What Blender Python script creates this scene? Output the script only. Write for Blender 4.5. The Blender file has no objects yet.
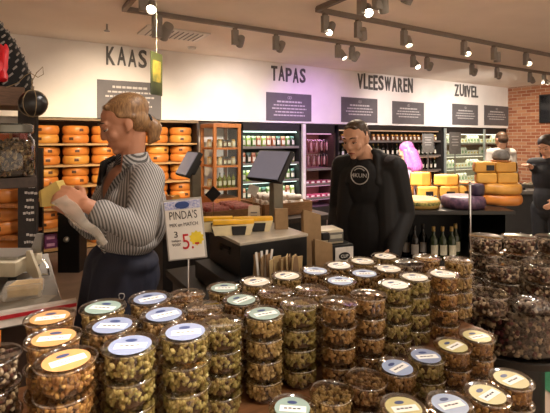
import bpy, bmesh, math, random
from mathutils import Vector, Matrix, Euler
random.seed(7)
S = bpy.context.scene
COL = S.collection
PI = math.pi

# ------------------------------------------------------------------ camera, world, exposure
EYE = 1.58
FPX, CX, CY = 430.0, 275.0, 140.0            # focal length and horizon in the 550x413 frame
R = Vector((.8552, -.5183, 0)); F = Vector((.5183, .8552, 0)); Z = Vector((0, 0, 1))
RC = -math.atan2(.5183, .8552)               # heading of the camera
cam_d = bpy.data.cameras.new('camera'); cam = bpy.data.objects.new('camera', cam_d)
COL.objects.link(cam); S.camera = cam
cam.location = (0, 0, EYE); cam.rotation_euler = (PI/2, 0, RC)
cam_d.sensor_width = 36; cam_d.lens = FPX/550*36
cam_d.shift_y = -(206.5-CY)/550; cam_d.clip_start = .02; cam_d.clip_end = 60

W_ = bpy.data.worlds.new('world'); S.world = W_; W_.use_nodes = True
W_.node_tree.nodes['Background'].inputs[0].default_value = (1.0, .80, .62, 1)
W_.node_tree.nodes['Background'].inputs[1].default_value = .75
S.view_settings.view_transform = 'Standard'; S.view_settings.look = 'None'
S.view_settings.gamma = 1; S.view_settings.use_curve_mapping = False
S.view_settings.exposure = 1.0
S.cycles.transparent_max_bounces = 24; S.cycles.max_bounces = 8
S.cycles.sample_clamp_indirect = 4

# light levels (the lamps themselves stand in the track builder)
K_WALL, K_CHEESE, K_FLOOR, K_NUT, K_ISLAND = 84, 110, 210, 30, 70

def P(px, py, d):
    return Vector((0, 0, EYE)) + F*d + R*((px-CX)/FPX*d) + Z*((CY-py)/FPX*d)
def atY(px, Y):
    k = (px-CX)/FPX; d = Y/(k*R.y+F.y)
    return d*(k*R.x+F.x), d
def PY(px, py, Y):
    return P(px, py, atY(px, Y)[1])
def PZ(px, py, z):
    return P(px, py, (EYE-z)*FPX/(py-CY))

# ------------------------------------------------------------------ materials
def lin(h):
    h = h.lstrip('#'); c = [int(h[i:i+2], 16)/255 for i in (0, 2, 4)]
    return tuple((x/12.92 if x <= .04045 else ((x+.055)/1.055)**2.4) for x in c)+(1,)
MATS = {}
def mat(name, col, rough=.5, metal=0, spec=.5, var=.12, scale=18, col2=None, island=False, bump=0, coat=0, emit=None, es=0, stretch=None):
    if name in MATS: return MATS[name]
    m = bpy.data.materials.new(name); m.use_nodes = True; MATS[name] = m
    nt = m.node_tree; b = nt.nodes['Principled BSDF']
    c = lin(col)
    b.inputs['Roughness'].default_value = rough; b.inputs['Metallic'].default_value = metal
    b.inputs['Specular IOR Level'].default_value = spec; b.inputs['Coat Weight'].default_value = coat
    if emit:
        b.inputs['Emission Color'].default_value = lin(emit); b.inputs['Emission Strength'].default_value = es
    c2 = lin(col2) if col2 else tuple(x*(1-var) for x in c[:3])+(1,)
    c1 = c if col2 else tuple(min(1, x*(1+var)) for x in c[:3])+(1,)
    mx = nt.nodes.new('ShaderNodeMix'); mx.data_type = 'RGBA'
    mx.inputs['A'].default_value = c1; mx.inputs['B'].default_value = c2
    tc = nt.nodes.new('ShaderNodeTexCoord')
    no = nt.nodes.new('ShaderNodeTexNoise'); no.inputs['Scale'].default_value = scale; no.inputs['Detail'].default_value = 4
    src = tc.outputs['Object']
    if stretch:
        mp = nt.nodes.new('ShaderNodeMapping'); mp.inputs['Scale'].default_value = stretch
        nt.links.new(src, mp.inputs['Vector']); src = mp.outputs['Vector']
    nt.links.new(src, no.inputs['Vector'])
    if island:
        g = nt.nodes.new('ShaderNodeNewGeometry'); nt.links.new(g.outputs['Random Per Island'], mx.inputs['Factor'])
    else:
        rp = nt.nodes.new('ShaderNodeMapRange'); rp.inputs['From Min'].default_value = .35; rp.inputs['From Max'].default_value = .65
        nt.links.new(no.outputs['Fac'], rp.inputs['Value']); nt.links.new(rp.outputs['Result'], mx.inputs['Factor'])
    nt.links.new(mx.outputs['Result'], b.inputs['Base Color'])
    if bump:
        bp = nt.nodes.new('ShaderNodeBump'); bp.inputs['Strength'].default_value = bump; bp.inputs['Distance'].default_value = .01
        nt.links.new(no.outputs['Fac'], bp.inputs['Height']); nt.links.new(bp.outputs['Normal'], b.inputs['Normal'])
    return m
def nuts_mat(name, cols):
    m = mat(name, cols[0], .45, spec=.4); nt = m.node_tree; b = nt.nodes['Principled BSDF']
    g = nt.nodes.new('ShaderNodeNewGeometry'); r = nt.nodes.new('ShaderNodeValToRGB'); r.color_ramp.interpolation = 'CONSTANT'
    e = r.color_ramp.elements; e[0].color = lin(cols[0]); e[0].position = 0
    e[1].color = lin(cols[1]); e[1].position = 1/len(cols)
    for i, c in enumerate(cols[2:]):
        x = e.new((i+2)/len(cols)); x.color = lin(c)
    nt.links.new(g.outputs['Random Per Island'], r.inputs['Fac']); nt.links.new(r.outputs['Color'], b.inputs['Base Color'])
    return m
def clear(name, tint='#ffffff', base=.05, edge=.5, rough=.06):
    if name in MATS: return MATS[name]
    m = bpy.data.materials.new(name); m.use_nodes = True; MATS[name] = m; nt = m.node_tree
    nt.nodes.remove(nt.nodes['Principled BSDF']); o = nt.nodes['Material Output']
    t = nt.nodes.new('ShaderNodeBsdfTransparent'); t.inputs[0].default_value = lin(tint)
    g = nt.nodes.new('ShaderNodeBsdfGlossy'); g.inputs['Roughness'].default_value = rough
    lw = nt.nodes.new('ShaderNodeLayerWeight'); lw.inputs['Blend'].default_value = .25
    mr = nt.nodes.new('ShaderNodeMapRange'); mr.inputs['To Min'].default_value = base; mr.inputs['To Max'].default_value = edge
    ms = nt.nodes.new('ShaderNodeMixShader')
    nt.links.new(lw.outputs['Facing'], mr.inputs['Value']); nt.links.new(mr.outputs['Result'], ms.inputs[0])
    nt.links.new(t.outputs[0], ms.inputs[1]); nt.links.new(g.outputs[0], ms.inputs[2]); nt.links.new(ms.outputs[0], o.inputs['Surface'])
    return m
def film(name, col, alpha, rough=.25):
    m = mat(name, col, rough, spec=.6); m.node_tree.nodes['Principled BSDF'].inputs['Alpha'].default_value = alpha
    return m

# ------------------------------------------------------------------ mesh builder
class MB:
    def __init__(s): s.b = bmesh.new(); s.mi = 0
    def _tag(s, n0):
        s.b.faces.ensure_lookup_table()
        for f in s.b.faces[n0:]: f.material_index = s.mi
        return s
    def box(s, c, d, rot=None, bev=0):
        n0 = len(s.b.faces)
        m = Matrix.Translation(Vector(c))
        if rot is not None: m = m @ (rot.to_4x4() if not isinstance(rot, (int, float)) else Matrix.Rotation(rot, 4, 'Z'))
        m = m @ Matrix.Diagonal((d[0], d[1], d[2], 1))
        r = bmesh.ops.create_cube(s.b, size=1, matrix=m)
        if bev:
            es = list({e for v in r['verts'] for e in v.link_edges})
            bmesh.ops.bevel(s.b, geom=es, offset=bev, segments=2, affect='EDGES', profile=.6)
        return s._tag(n0)
    def b2(s, x0, x1, y0, y1, z0, z1, bev=0):
        return s.box(((x0+x1)/2, (y0+y1)/2, (z0+z1)/2), (x1-x0, y1-y0, z1-z0), None, bev)
    def cyl(s, a, b, r0, r1=None, n=16):
        n0 = len(s.b.faces); a = Vector(a); b = Vector(b); r1 = r0 if r1 is None else r1
        v = b-a; q = Z.rotation_difference(v) if v.length > 1e-9 else None
        m = Matrix.Translation((a+b)/2) @ q.to_matrix().to_4x4()
        bmesh.ops.create_cone(s.b, cap_ends=True, segments=n, radius1=r0, radius2=r1, depth=v.length, matrix=m)
        return s._tag(n0)
    def sph(s, c, r, rot=None, u=12, v=8):
        n0 = len(s.b.faces)
        r = (r, r, r) if isinstance(r, (int, float)) else r
        m = Matrix.Translation(Vector(c)) @ (rot.to_4x4() if rot is not None else Matrix.Identity(4)) @ Matrix.Diagonal((r[0], r[1], r[2], 1))
        bmesh.ops.create_uvsphere(s.b, u_segments=u, v_segments=v, radius=1, matrix=m)
        return s._tag(n0)
    def ico(s, c, r, rot=None, sub=2):
        n0 = len(s.b.faces)
        r = (r, r, r) if isinstance(r, (int, float)) else r
        m = Matrix.Translation(Vector(c)) @ (rot.to_4x4() if rot is not None else Matrix.Identity(4)) @ Matrix.Diagonal((r[0], r[1], r[2], 1))
        bmesh.ops.create_icosphere(s.b, subdivisions=sub, radius=1, matrix=m)
        return s._tag(n0)
    def lathe(s, prof, c=(0, 0, 0), n=28, rot=None, a0=0, a1=2*PI, cap=True):
        n0 = len(s.b.faces); c = Vector(c); full = abs(a1-a0-2*PI) < 1e-6; rings = []
        k = n if full else n+1
        for r, z in prof:
            ring = []
            for i in range(k):
                a = a0+(a1-a0)*i/n
                p = Vector((r*math.cos(a), r*math.sin(a), z))
                if rot is not None: p = rot @ p
                ring.append(s.b.verts.new(c+p))
            rings.append(ring)
        for q in range(len(rings)-1):
            for i in range(n):
                j = (i+1) % k
                try: s.b.faces.new((rings[q][i], rings[q][j], rings[q+1][j], rings[q+1][i]))
                except ValueError: pass
        if cap and full:
            if prof[0][0] > 1e-5: s.b.faces.new(list(reversed(rings[0])))
            if prof[-1][0] > 1e-5: s.b.faces.new(rings[-1])
        return s._tag(n0)
    def tube(s, pts, r, n=8, closed=False):
        n0 = len(s.b.faces); pts = [Vector(p) for p in pts]; rings = []
        for i, p in enumerate(pts):
            t = (pts[(i+1) % len(pts)]-pts[i-1]) if closed else (pts[min(i+1, len(pts)-1)]-pts[max(i-1, 0)])
            q = Z.rotation_difference(t.normalized())
            rr = r[i] if isinstance(r, (list, tuple)) else r
            rings.append([s.b.verts.new(p+q @ Vector((rr*math.cos(2*PI*k/n), rr*math.sin(2*PI*k/n), 0))) for k in range(n)])
        m = len(pts)
        for i in range(m if closed else m-1):
            A, B = rings[i], rings[(i+1) % m]
            for k in range(n): s.b.faces.new((A[k], A[(k+1) % n], B[(k+1) % n], B[k]))
        if not closed: s.b.faces.new(list(reversed(rings[0]))); s.b.faces.new(rings[-1])
        return s._tag(n0)
    def prism(s, poly, off):                 # polygon in 3D, extruded by the vector off
        n0 = len(s.b.faces); off = Vector(off)
        a = [s.b.verts.new(Vector(p)) for p in poly]; b = [s.b.verts.new(Vector(p)+off) for p in poly]; n = len(a)
        s.b.faces.new(list(reversed(a))); s.b.faces.new(b)
        for i in range(n): s.b.faces.new((a[i], a[(i+1) % n], b[(i+1) % n], b[i]))
        return s._tag(n0)
    def build(s, name, m, parent=None, loc=None, smooth=False, world=False, rotz=0):
        bmesh.ops.recalc_face_normals(s.b, faces=s.b.faces[:])
        if world and parent is not None:
            inv = (Matrix.Translation(parent.location) @ parent.rotation_euler.to_matrix().to_4x4()).inverted()
            bmesh.ops.transform(s.b, matrix=inv, verts=s.b.verts[:])
        elif world and loc is not None:
            bmesh.ops.translate(s.b, vec=-Vector(loc), verts=s.b.verts[:])
        me = bpy.data.meshes.new(name); s.b.to_mesh(me); s.b.free()
        for x in (m if isinstance(m, (list, tuple)) else [m]): me.materials.append(x)
        if smooth:
            me.polygons.foreach_set('use_smooth', [True]*len(me.polygons))
            try: me.set_sharp_from_angle(angle=math.radians(45 if smooth is True else smooth))
            except Exception: pass
        o = bpy.data.objects.new(name, me); COL.objects.link(o)
        if parent is not None: o.parent = parent
        if loc is not None: o.location = loc
        if rotz: o.rotation_euler = (0, 0, rotz)
        return o
def thing(name, label, cat, loc=(0, 0, 0), rotz=0, group=None, rot=None):
    o = bpy.data.objects.new(name, None); COL.objects.link(o); o.empty_display_size = .05
    o.location = loc; o.rotation_euler = rot if rot is not None else (0, 0, rotz)
    return tag(o, label, cat, group)
def tag(o, label, cat, group=None, kind=None):
    if label: o['label'] = label
    if cat: o['category'] = cat
    if group: o['group'] = group
    if kind: o['kind'] = kind
    return o
def struct(o, label=None):
    o['kind'] = 'structure'
    if label: o['label'] = label
    return o
def dup(root, loc, rotz=0, label=None, group=None, rot=None, skip=()):
    def cp(o, par):
        c = o.copy(); COL.objects.link(c)
        if par is not None: c.parent = par
        for ch in KIDS.get(o.name, []):
            if ch.name.split('.')[0] in skip: continue
            cp(ch, c)
        return c
    r = cp(root, None); r.location = loc; r.rotation_euler = rot if rot is not None else (0, 0, rotz)
    if label: r['label'] = label
    if group: r['group'] = group
    return r
KIDS = {}
def proto(root):                             # remembers the children of a thing so that it can be copied
    def walk(o):
        KIDS[o.name] = [c for c in COL.objects if c.parent == o]
        for c in KIDS[o.name]: walk(c)
    walk(root); return root
def first_or_dup(state, root, *a, **k):
    a = (Vector(a[0])+Vector((0, 0, .0012)),)+a[1:]      # the first placement moves the thing built, the next ones copy it
    if state.get(root.name) is None:
        state[root.name] = 1
        root.location = a[0]; root.rotation_euler = k.get('rot') or (0, 0, k.get('rotz', 0))
        if k.get('label'): root['label'] = k['label']
        if k.get('group'): root['group'] = k['group']
        return root
    return dup(root, *a, **k)
ST = {}
def text_mb(mb, txt, h, origin, right, up, thick=.001, width=1.0, bold=0.0):
    """lettering: glyphs of height h starting at origin, along right / up, width = fit to this total width"""
    c = bpy.data.curves.new('t', 'FONT'); c.body = txt; c.extrude = .5; c.resolution_u = 3; c.offset = bold
    o = bpy.data.objects.new('t', c); COL.objects.link(o)
    bpy.context.view_layer.update()
    me = bpy.data.meshes.new_from_object(o.evaluated_get(bpy.context.evaluated_depsgraph_get()))
    bpy.data.objects.remove(o)
    xs = [v.co.x for v in me.vertices]; ys = [v.co.y for v in me.vertices]
    x0, x1, y0, y1 = min(xs), max(xs), min(ys), max(ys)
    nrm = right.cross(up); n0 = len(mb.b.faces); k = h/(y1-y0); kx = width/(x1-x0)
    vs = [mb.b.verts.new(Vector(origin)+right*((v.co.x-x0)*kx)+up*((v.co.y-y0)*k)+nrm*(v.co.z*2*thick)) for v in me.vertices]
    for p in me.polygons:
        try: mb.b.faces.new([vs[i] for i in p.vertices])
        except ValueError: pass
    bpy.data.meshes.remove(me)
    return mb._tag(n0)
def blob(name, prims, m, parent, voxel=.008, smooth=4, keep=None):
    """overlapping tapered capsules and ellipsoids grown together into one continuous surface (world coordinates)"""
    b = MB()
    for p in prims:
        if p[0] == 'c':
            _, a, r0, c, r1 = p; a = Vector(a); c = Vector(c)
            b.sph(a, r0, u=14, v=10); b.sph(c, r1, u=14, v=10)
            if (c-a).length > 1e-4: b.cyl(a, c, r0, r1, n=14)
        else:
            _, c, r, rot = p; b.sph(c, r, rot, u=18, v=12)
    o = b.build(name, m, parent, world=True)
    md = o.modifiers.new('r', 'REMESH'); md.mode = 'VOXEL'; md.voxel_size = voxel; md.use_smooth_shade = True
    ms = o.modifiers.new('s', 'SMOOTH'); ms.iterations = smooth; ms.factor = .5
    bpy.context.view_layer.update()
    me = bpy.data.meshes.new_from_object(o.evaluated_get(bpy.context.evaluated_depsgraph_get()))
    old = o.data; o.modifiers.clear(); o.data = me; me.name = name; bpy.data.meshes.remove(old)
    if keep:                                  # cut the surface by planes (point, normal): keeps the side the normal points to
        bm = bmesh.new(); bm.from_mesh(me); off = parent.location
        for pt, nr in keep:
            bmesh.ops.bisect_plane(bm, geom=bm.verts[:]+bm.edges[:]+bm.faces[:], plane_co=Vector(pt)-off, plane_no=Vector(nr), clear_inner=True)
        bm.to_mesh(me); bm.free()
    me.polygons.foreach_set('use_smooth', [True]*len(me.polygons))
    return o
def basis(x, y, z): return Matrix((x, y, z)).transposed()

# ------------------------------------------------------------------ the setting
YB, ZC, ZB = 6.73, 3.0, 1.90                 # front of the bulkhead, ceiling height, underside of the bulkhead
plaster = mat('wall_plaster', '#ece6de', .85, var=.03, scale=3)
ceil_m = mat('ceiling_paint', '#f0e4d6', .9, var=.03, scale=2)
floor_m = mat('floor_tiles', '#86705c', .45, var=.15, scale=4)
dark = mat('dark_panel', '#1d1916', .6, var=.15)
black = mat('black_paint', '#0c0b0b', .5, var=.2)
struct(MB().b2(-2.6, 11.5, -3.5, 7.4, -.1, 0).build('floor', floor_m), 'brown shop floor')
struct(MB().b2(-2.6, 11.6, -3.5, 7.4, ZC, ZC+.1).build('ceiling', ceil_m), 'warm white ceiling with light tracks')
struct(MB().b2(-2.6, 11.5, YB, YB+.62, ZB, ZC).b2(-2.6, 11.5, 7.32, 7.42, 0, ZB).build('wall_back', plaster), 'white wall above the shelving')
struct(MB().b2(-2.7, -2.6, -3.5, 7.4, 0, ZC).build('wall_left', plaster), 'white side wall')
brick = bpy.data.materials.new('red_brick'); brick.use_nodes = True
nt = brick.node_tree; bs = nt.nodes['Principled BSDF']; bs.inputs['Roughness'].default_value = .85
tc = nt.nodes.new('ShaderNodeTexCoord'); sx_ = nt.nodes.new('ShaderNodeSeparateXYZ'); cx_ = nt.nodes.new('ShaderNodeCombineXYZ')
nt.links.new(tc.outputs['Object'], sx_.inputs[0]); nt.links.new(sx_.outputs['Y'], cx_.inputs['X']); nt.links.new(sx_.outputs['Z'], cx_.inputs['Y'])
bt = nt.nodes.new('ShaderNodeTexBrick'); bt.inputs['Color1'].default_value = lin('#8a4f33'); bt.inputs['Color2'].default_value = lin('#b98a66')
bt.inputs['Mortar'].default_value = lin('#a58d76'); bt.inputs['Scale'].default_value = 1; bt.inputs['Brick Width'].default_value = .24
bt.inputs['Row Height'].default_value = .085; bt.inputs['Mortar Size'].default_value = .008; bt.inputs['Bias'].default_value = -.35
nt.links.new(cx_.outputs[0], bt.inputs['Vector']); nt.links.new(bt.outputs['Color'], bs.inputs['Base Color'])
struct(MB().b2(11.5, 11.7, -3.5, 7.4, 0, ZC).build('wall_right', brick), 'red brick wall')

# ceiling fittings
white_p = mat('white_plastic', '#d8d2c8', .4, var=.04)
grey_m = mat('grey_metal', '#8e8a84', .4, metal=.6, var=.06)
steel = mat('brushed_steel', '#b9b6b0', .3, metal=.9, var=.08, stretch=(1, 40, 1))
chrome = mat('chrome', '#d8d8d8', .12, metal=1, var=.02)
c = PZ(174, 33, ZC)
v = thing('ceiling_vent', 'square white air vent in the ceiling beyond the leftmost spotlight', 'vent', (c.x, c.y, ZC-.03))
MB().b2(-.42, .42, -.25, .25, .008, .03, .004).build('vent_frame', white_p, v)
g = MB(); [g.box((-.33+.066*i, 0, .004), (.012, .40, .012), Matrix.Rotation(.5, 3, 'Y')) for i in range(11)]
g.build('vent_slats', grey_m, v)
c = PZ(192, 47, ZC)
d = thing('smoke_detector', 'small round white smoke detector on the ceiling near the air vent', 'smoke detector', (c.x, c.y, ZC-.045))
MB().lathe([(.03, 0), (.055, .008), (.06, .03)], n=20).build('cover', white_p, d, smooth=True)
MB().lathe([(.065, .03), (.065, .045)], n=20).build('base', white_p, d)
c = PZ(107, 24, ZC)
d = thing('fire_sprinkler', 'small brass fire sprinkler hanging from the ceiling above the KAAS lettering', 'sprinkler', (c.x, c.y, ZC-.09))
MB().cyl((0, 0, .02), (0, 0, .09), .012).build('pipe', grey_m, d)
MB().lathe([(.035, 0), (.036, .006)], n=12).cyl((.012, 0, 0), (.012, 0, .03), .003).cyl((-.012, 0, 0), (-.012, 0, .03), .003).build('deflector', grey_m, d)

# ---- light tracks and their spotlights
track_m = mat('track_grey', '#7d7166', .5, var=.05)
lamp_m = mat('lamp_grey', '#8d8780', .45, var=.05)
lens_m = mat('lit_lens', '#fff4e0', .3, emit='#fff0d8', es=14, var=.01)
def track(name, label, a, b):
    v = (Vector(b)-Vector(a)); r = math.atan2(v.y, v.x)
    t = MB().box((v.length/2, 0, 0), (v.length, .045, .05)).build(name, track_m, None, a, rotz=r)
    return tag(t, label, 'light track')
ZT = ZC-.025
track('light_track', 'long grey light track on the ceiling nearer the lettered wall', (.98, 4.75, ZT), (11.45, 4.75, ZT))
track('light_track', 'grey light track on the ceiling nearer the camera, starting above the TAPAS lettering', (2.76, 3.70, ZT), (11.45, 3.70, ZT))
track('light_track', 'short grey track joining the near track at its left end', (2.76, 3.677, ZT), (2.76, .6, ZT))
track('light_track', 'grey track at the top left corner, branching off the far track', (1.0, 4.727, ZT), (1.0, -.2, ZT))
def spot(label, x, y, aim, lit, power, col=(1, .80, .58), size=1.0, angle=82, blend=1.0, side=0):
    t = thing('track_spotlight', label, 'spotlight', (x, y, ZC-.05), 0, 'spotlights on the ceiling tracks')
    MB().box((0, 0, -.012), (.035, .06, .026)).build('adapter', track_m, t)
    MB().box((0, 0, -.115), (.075*size, .06*size, .18*size), None, .006).build('housing', lamp_m, t)
    o = Vector((.075*size, -.0, -.15)); w = Vector(aim)-(t.location+o); w.normalize()
    q = Vector((0, 0, -1)).rotation_difference(w)
    h = MB(); h.lathe([(.022, .075), (.043, .065), (.047, .03), (.047, -.075), (.042, -.075), (.040, -.05), (.0, -.05)], n=20)
    h.tube([(-.05, 0, .03), (-.047, 0, 0), (-.02, 0, .0)], .012)
    ho = h.build('lamp_head', lamp_m, t, o, smooth=True); ho.rotation_mode = 'QUATERNION'; ho.rotation_quaternion = q; ho.scale = (size,)*3
    MB().lathe([(.040, -.056), (.030, -.062), (0, -.064)], n=20).build('lens', lens_m if lit else mat('dim_lens', '#e8dcc4', .2, emit='#ffe8c0', es=3, var=.01), ho)
    ld = bpy.data.lights.new('bulb', 'SPOT'); ld.energy = power; ld.color = col; ld.spot_size = math.radians(angle); ld.spot_blend = blend; ld.shadow_soft_size = .05
    lo = bpy.data.objects.new('bulb', ld); COL.objects.link(lo); lo.parent = t
    lo.location = o+w*.085*size; lo.rotation_mode = 'QUATERNION'; lo.rotation_quaternion = q
    return t
X = lambda px, y: atY(px, y)[0]
VIO = (.62, .36, 1.0); WARM = (1, .80, .60); WHT = (1, .91, .83); PNK = (1, .45, .75)
def wall(px, dx=0, z=1.75): return (X(px, 4.75)+dx, YB, z)
spot('large box spotlight at the left end of the far track', X(157, 4.75), 4.75, (1.2, YB, 1.6), 0, K_WALL*1.5, WARM, 1.35)
spot('spotlight on the far track to the left of the TAPAS lettering, aimed at the wall', X(235, 4.75), 4.75, (2.9, YB, 1.65), 0, K_WALL*.9, (1, .86, .70))
spot('spotlight on the far track just above the TAPAS lettering', X(276, 4.75), 4.75, (3.4, YB, 1.7), 0, K_WALL*.9, (1, .88, .88))
spot('lit spotlight, left of the close pair on the far track right of TAPAS', X(338, 4.75), 4.75, (4.6, 3.6, .9), 1, K_ISLAND, WHT)
spot('spotlight right in the close pair on the far track, turned to the wall', X(352, 4.75), 4.75, (4.9, YB, 1.75), 0, K_WALL*1.1, VIO)
spot('lit white spotlight on the far track above the end of VLEESWAREN', X(413, 4.75), 4.75, (5.2, 3.0, .9), 1, K_ISLAND, WHT)
spot('violet tinted spotlight on the far track right of VLEESWAREN', X(427, 4.75), 4.75, (7.4, YB, 1.6), 0, K_WALL*1.6, (1, .86, .86))
spot('lit spotlight on the far track above the ZUIVEL lettering', X(472, 4.75), 4.75, (9.2, YB, 1.7), 0, K_WALL*1.7, WHT)
spot('lit spotlight on the far track above the wall right of ZUIVEL', X(497, 4.75), 4.75, (10.2, YB, 1.6), 1, K_WALL*1.7, WHT)
spot('lit spotlight on the far track in front of the brick wall, left of two', X(530, 4.75), 4.75, (11.5, 5.4, 1.5), 1, K_WALL*1.6, WARM)
spot('lit spotlight on the far track in front of the brick wall, at the photo edge', X(544, 4.75), 4.75, (11.5, 3.8, 1.4), 1, K_WALL*1.6, WARM)
Y2 = 3.70
spot('lit spotlight at the left end of the near track', X(325, Y2), Y2, (1.65, 3.05, 1.0), 1, K_ISLAND*.8, WARM)
spot('grey spotlight on the near track above the man, its head turned away', X(358, Y2), Y2, (5.4, 5.6, .9), 0, K_FLOOR*.5, WHT)
spot('grey spotlight on the near track above the VLEESWAREN lettering', X(404, Y2), Y2, (3.65, 2.8, 1.1), 0, K_ISLAND*1.4, WARM)
spot('grey spotlight on the near track, third from its right end', X(464, Y2), Y2, (3.8, 2.3, 1.1), 0, K_ISLAND*1.8, WARM)
spot('grey spotlight on the near track, second from its right end', X(494, Y2), Y2, (6.4, 3.9, 1.5), 0, K_ISLAND*2.2, WARM)
spot('grey spotlight on the near track, rightmost of its row', X(526, Y2), Y2, (4.6, 2.2, 1.1), 0, K_ISLAND*1.5, WARM)
spot('lit spotlight hanging from the short joining track at the top of the photo', 2.76, 3.0, (1.6, 1.2, 1.0), 1, K_NUT*.5, WARM)
spot('glaring lit spotlight at the top left, on the corner track', 1.0, 3.95, (.35, 2.0, 1.2), 1, K_NUT*.35, WARM)
# tracks go on over the nut table; floor-aimed lamps added for ceiling bounce
for nm, x, y, aim, pw in (('first', 1.0, 1.6, (.25, 1.05, 1.1), K_NUT*.5), ('seventh', 1.0, 1.1, (-.1, 2.1, .95), K_NUT*.7), ('second', 1.0, .5, (.8, 1.1, 1.0), K_NUT), ('third', 2.76, 1.7, (1.3, 1.1, 1.0), K_NUT*1.1), ('fourth', 2.76, .9, (2.1, 1.15, .9), K_NUT*1.2), ('fifth', 2.76, 1.3, (3.6, 2.6, 1.1), K_NUT*1.4), ('sixth', 2.76, 2.1, (3.3, 1.6, 0), K_NUT*2), ('eighth', 1.0, 3.1, (-1.3, 3.4, 0), K_FLOOR*1.6), ('ninth', 2.76, 2.5, (2.9, 4.5, 0), K_FLOOR*2), ('eleventh', 2.76, 2.8, (4.6, 4.2, 0), K_FLOOR*2), ('twelfth', 2.76, .2, (2.2, -1.2, 0), K_FLOOR*2), ('tenth', 1.0, .1, (-1.4, .4, 0), K_FLOOR*2)):
    spot('unseen track spotlight, %s above the frame' % nm, x, y, aim, 1, pw, WHT)
for nm, y, aim in (('front', 2.3, (.7, 6.9, 1.05)), ('rear', 2.9, (1.9, 6.9, 1.05))):  # unseen lamps added to keep the cheese wheels bright
    spot('%s added unseen spotlight over the woman brightening the cheese rack, above the frame' % nm, 1.0, y, aim, 1, K_CHEESE*2.2, (1, .74, .44), 1, 36, .8)

# ------------------------------------------------------------------ lettering and boards on the wall
letter_m = mat('letter_grey', '#55524e', .6, var=.06)
XR = Vector((1, 0, 0))
def word(txt, label, pl, pt, pr, pb, slant=0):
    a, d0 = atY(pl, YB); b, d1 = atY(pr, YB)
    z0 = EYE+(CY-pb)/FPX*(d0+d1)/2; z1 = EYE+(CY-pt)/FPX*(d0+d1)/2
    t = thing('wall_lettering', label, 'lettering', (a, YB-.012, z0))
    wd = {'I': .42, 'W': 1.25, 'V': .95, 'E': .78, 'L': .74}
    ws = [wd.get(ch, 1) for ch in txt]; k = (b-a)/sum(ws); x = 0
    for i, ch in enumerate(txt):
        m = MB(); text_mb(m, ch, (z1-z0)*(1+.04*math.sin(i*2.3)), (x+k*ws[i]*.06, 0, .006*math.sin(i*1.7)), XR, Z, .010, k*ws[i]*.80, .018)
        m.build('letter_'+ch.lower(), letter_m, t); x += k*ws[i]
    return t
word('KAAS', 'grey raised letters spelling KAAS on the white wall', 105.5, 48.5, 148, 66.5)
word('TAPAS', 'grey raised letters spelling TAPAS on the white wall', 270.5, 67.5, 306, 82)
word('VLEESWAREN', 'grey raised letters spelling VLEESWAREN on the white wall', 357, 76.5, 413, 91)
word('ZUIVEL', 'grey raised letters spelling ZUIVEL on the white wall', 454, 85.5, 478, 97)
board_m = mat('slate_board', '#5f5b5c', .6, var=.06, scale=6)
chalk_m = mat('board_print', '#bdb9b4', .8, var=.05)
def board(label, pl, pr, pt, pb, rows, icon):
    a, d0 = atY(pl, YB); b, d1 = atY(pr, YB); dm = (d0+d1)/2
    z0 = EYE+(CY-pb)/FPX*dm; z1 = EYE+(CY-pt)/FPX*dm; w = b-a; h = z1-z0
    t = thing('wall_board', label, 'sign board', (a, YB-.014, z0))
    MB().b2(0, w, 0, .014, 0, h).build('panel', board_m, t)
    m = MB(); zz = h*(.66 if icon else .80)
    for r in range(rows):                     # rows of small print that cannot be made out
        hh = h*(.055 if r else .075); ww = w*(.55 if r == 0 else .62+.14*((r*7) % 3)/2)
        x = w/2-ww/2; rnd = random.Random(r+int(pl))
        while x < w/2+ww/2:
            l = w*rnd.uniform(.03, .09); m.b2(x, min(x+l, w/2+ww/2), -.0015, 0, zz, zz+hh*.8); x += l+w*.014
        zz -= h*.60/max(rows, 5)
    m.build('print', chalk_m, t)
    if icon:
        q = MB()
        for s in (-1, 1):
            q.tube([(w/2+s*h*.035+h*.05*math.cos(k*PI/6), -.001, h*.84+h*.045*math.sin(k*PI/6)) for k in range(12)], .003, 4, True)
        q.build('emblem', chalk_m, t)
    return t
board('large grey board with white print under the KAAS lettering', 97, 161, 81.5, 119, 5, False)
board('grey board with white print and a round emblem under the TAPAS lettering', 266, 311, 93.5, 121, 5, True)
board('grey board in violet light under the start of VLEESWAREN', 341, 377, 98, 122.5, 4, True)
board('grey board with white print under the end of VLEESWAREN', 392, 423.5, 102, 124, 4, True)
board('grey board with white print under the ZUIVEL lettering', 452, 477.5, 104.5, 125, 4, True)
board('grey board with white print nearest the brick wall', 484, 508, 106, 125.5, 4, True)

# hanging card with a cheese picture, on a thread from the corner track
hp = P(156.5, 74, 3.45)
t = thing('hanging_card', 'small hanging yellow and green card on a thread beside the KAAS lettering', 'hanging sign', hp, RC+1.30)
MB().box((0, 0, 0), (.17, .006, .34)).build('card', mat('card_green', '#3a4228', .5, var=.2, scale=12), t)
MB().box((.0, 0, .02), (.12, .009, .17)).build('picture', mat('card_yellow', '#96843a', .5, col2='#565e30', scale=14), t)
MB().cyl((0, 0, .15), (0, 0, ZT-hp.z-.03), .0016, n=6).build('thread', mat('thread_white', '#f2eee6', .6), t)

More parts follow.
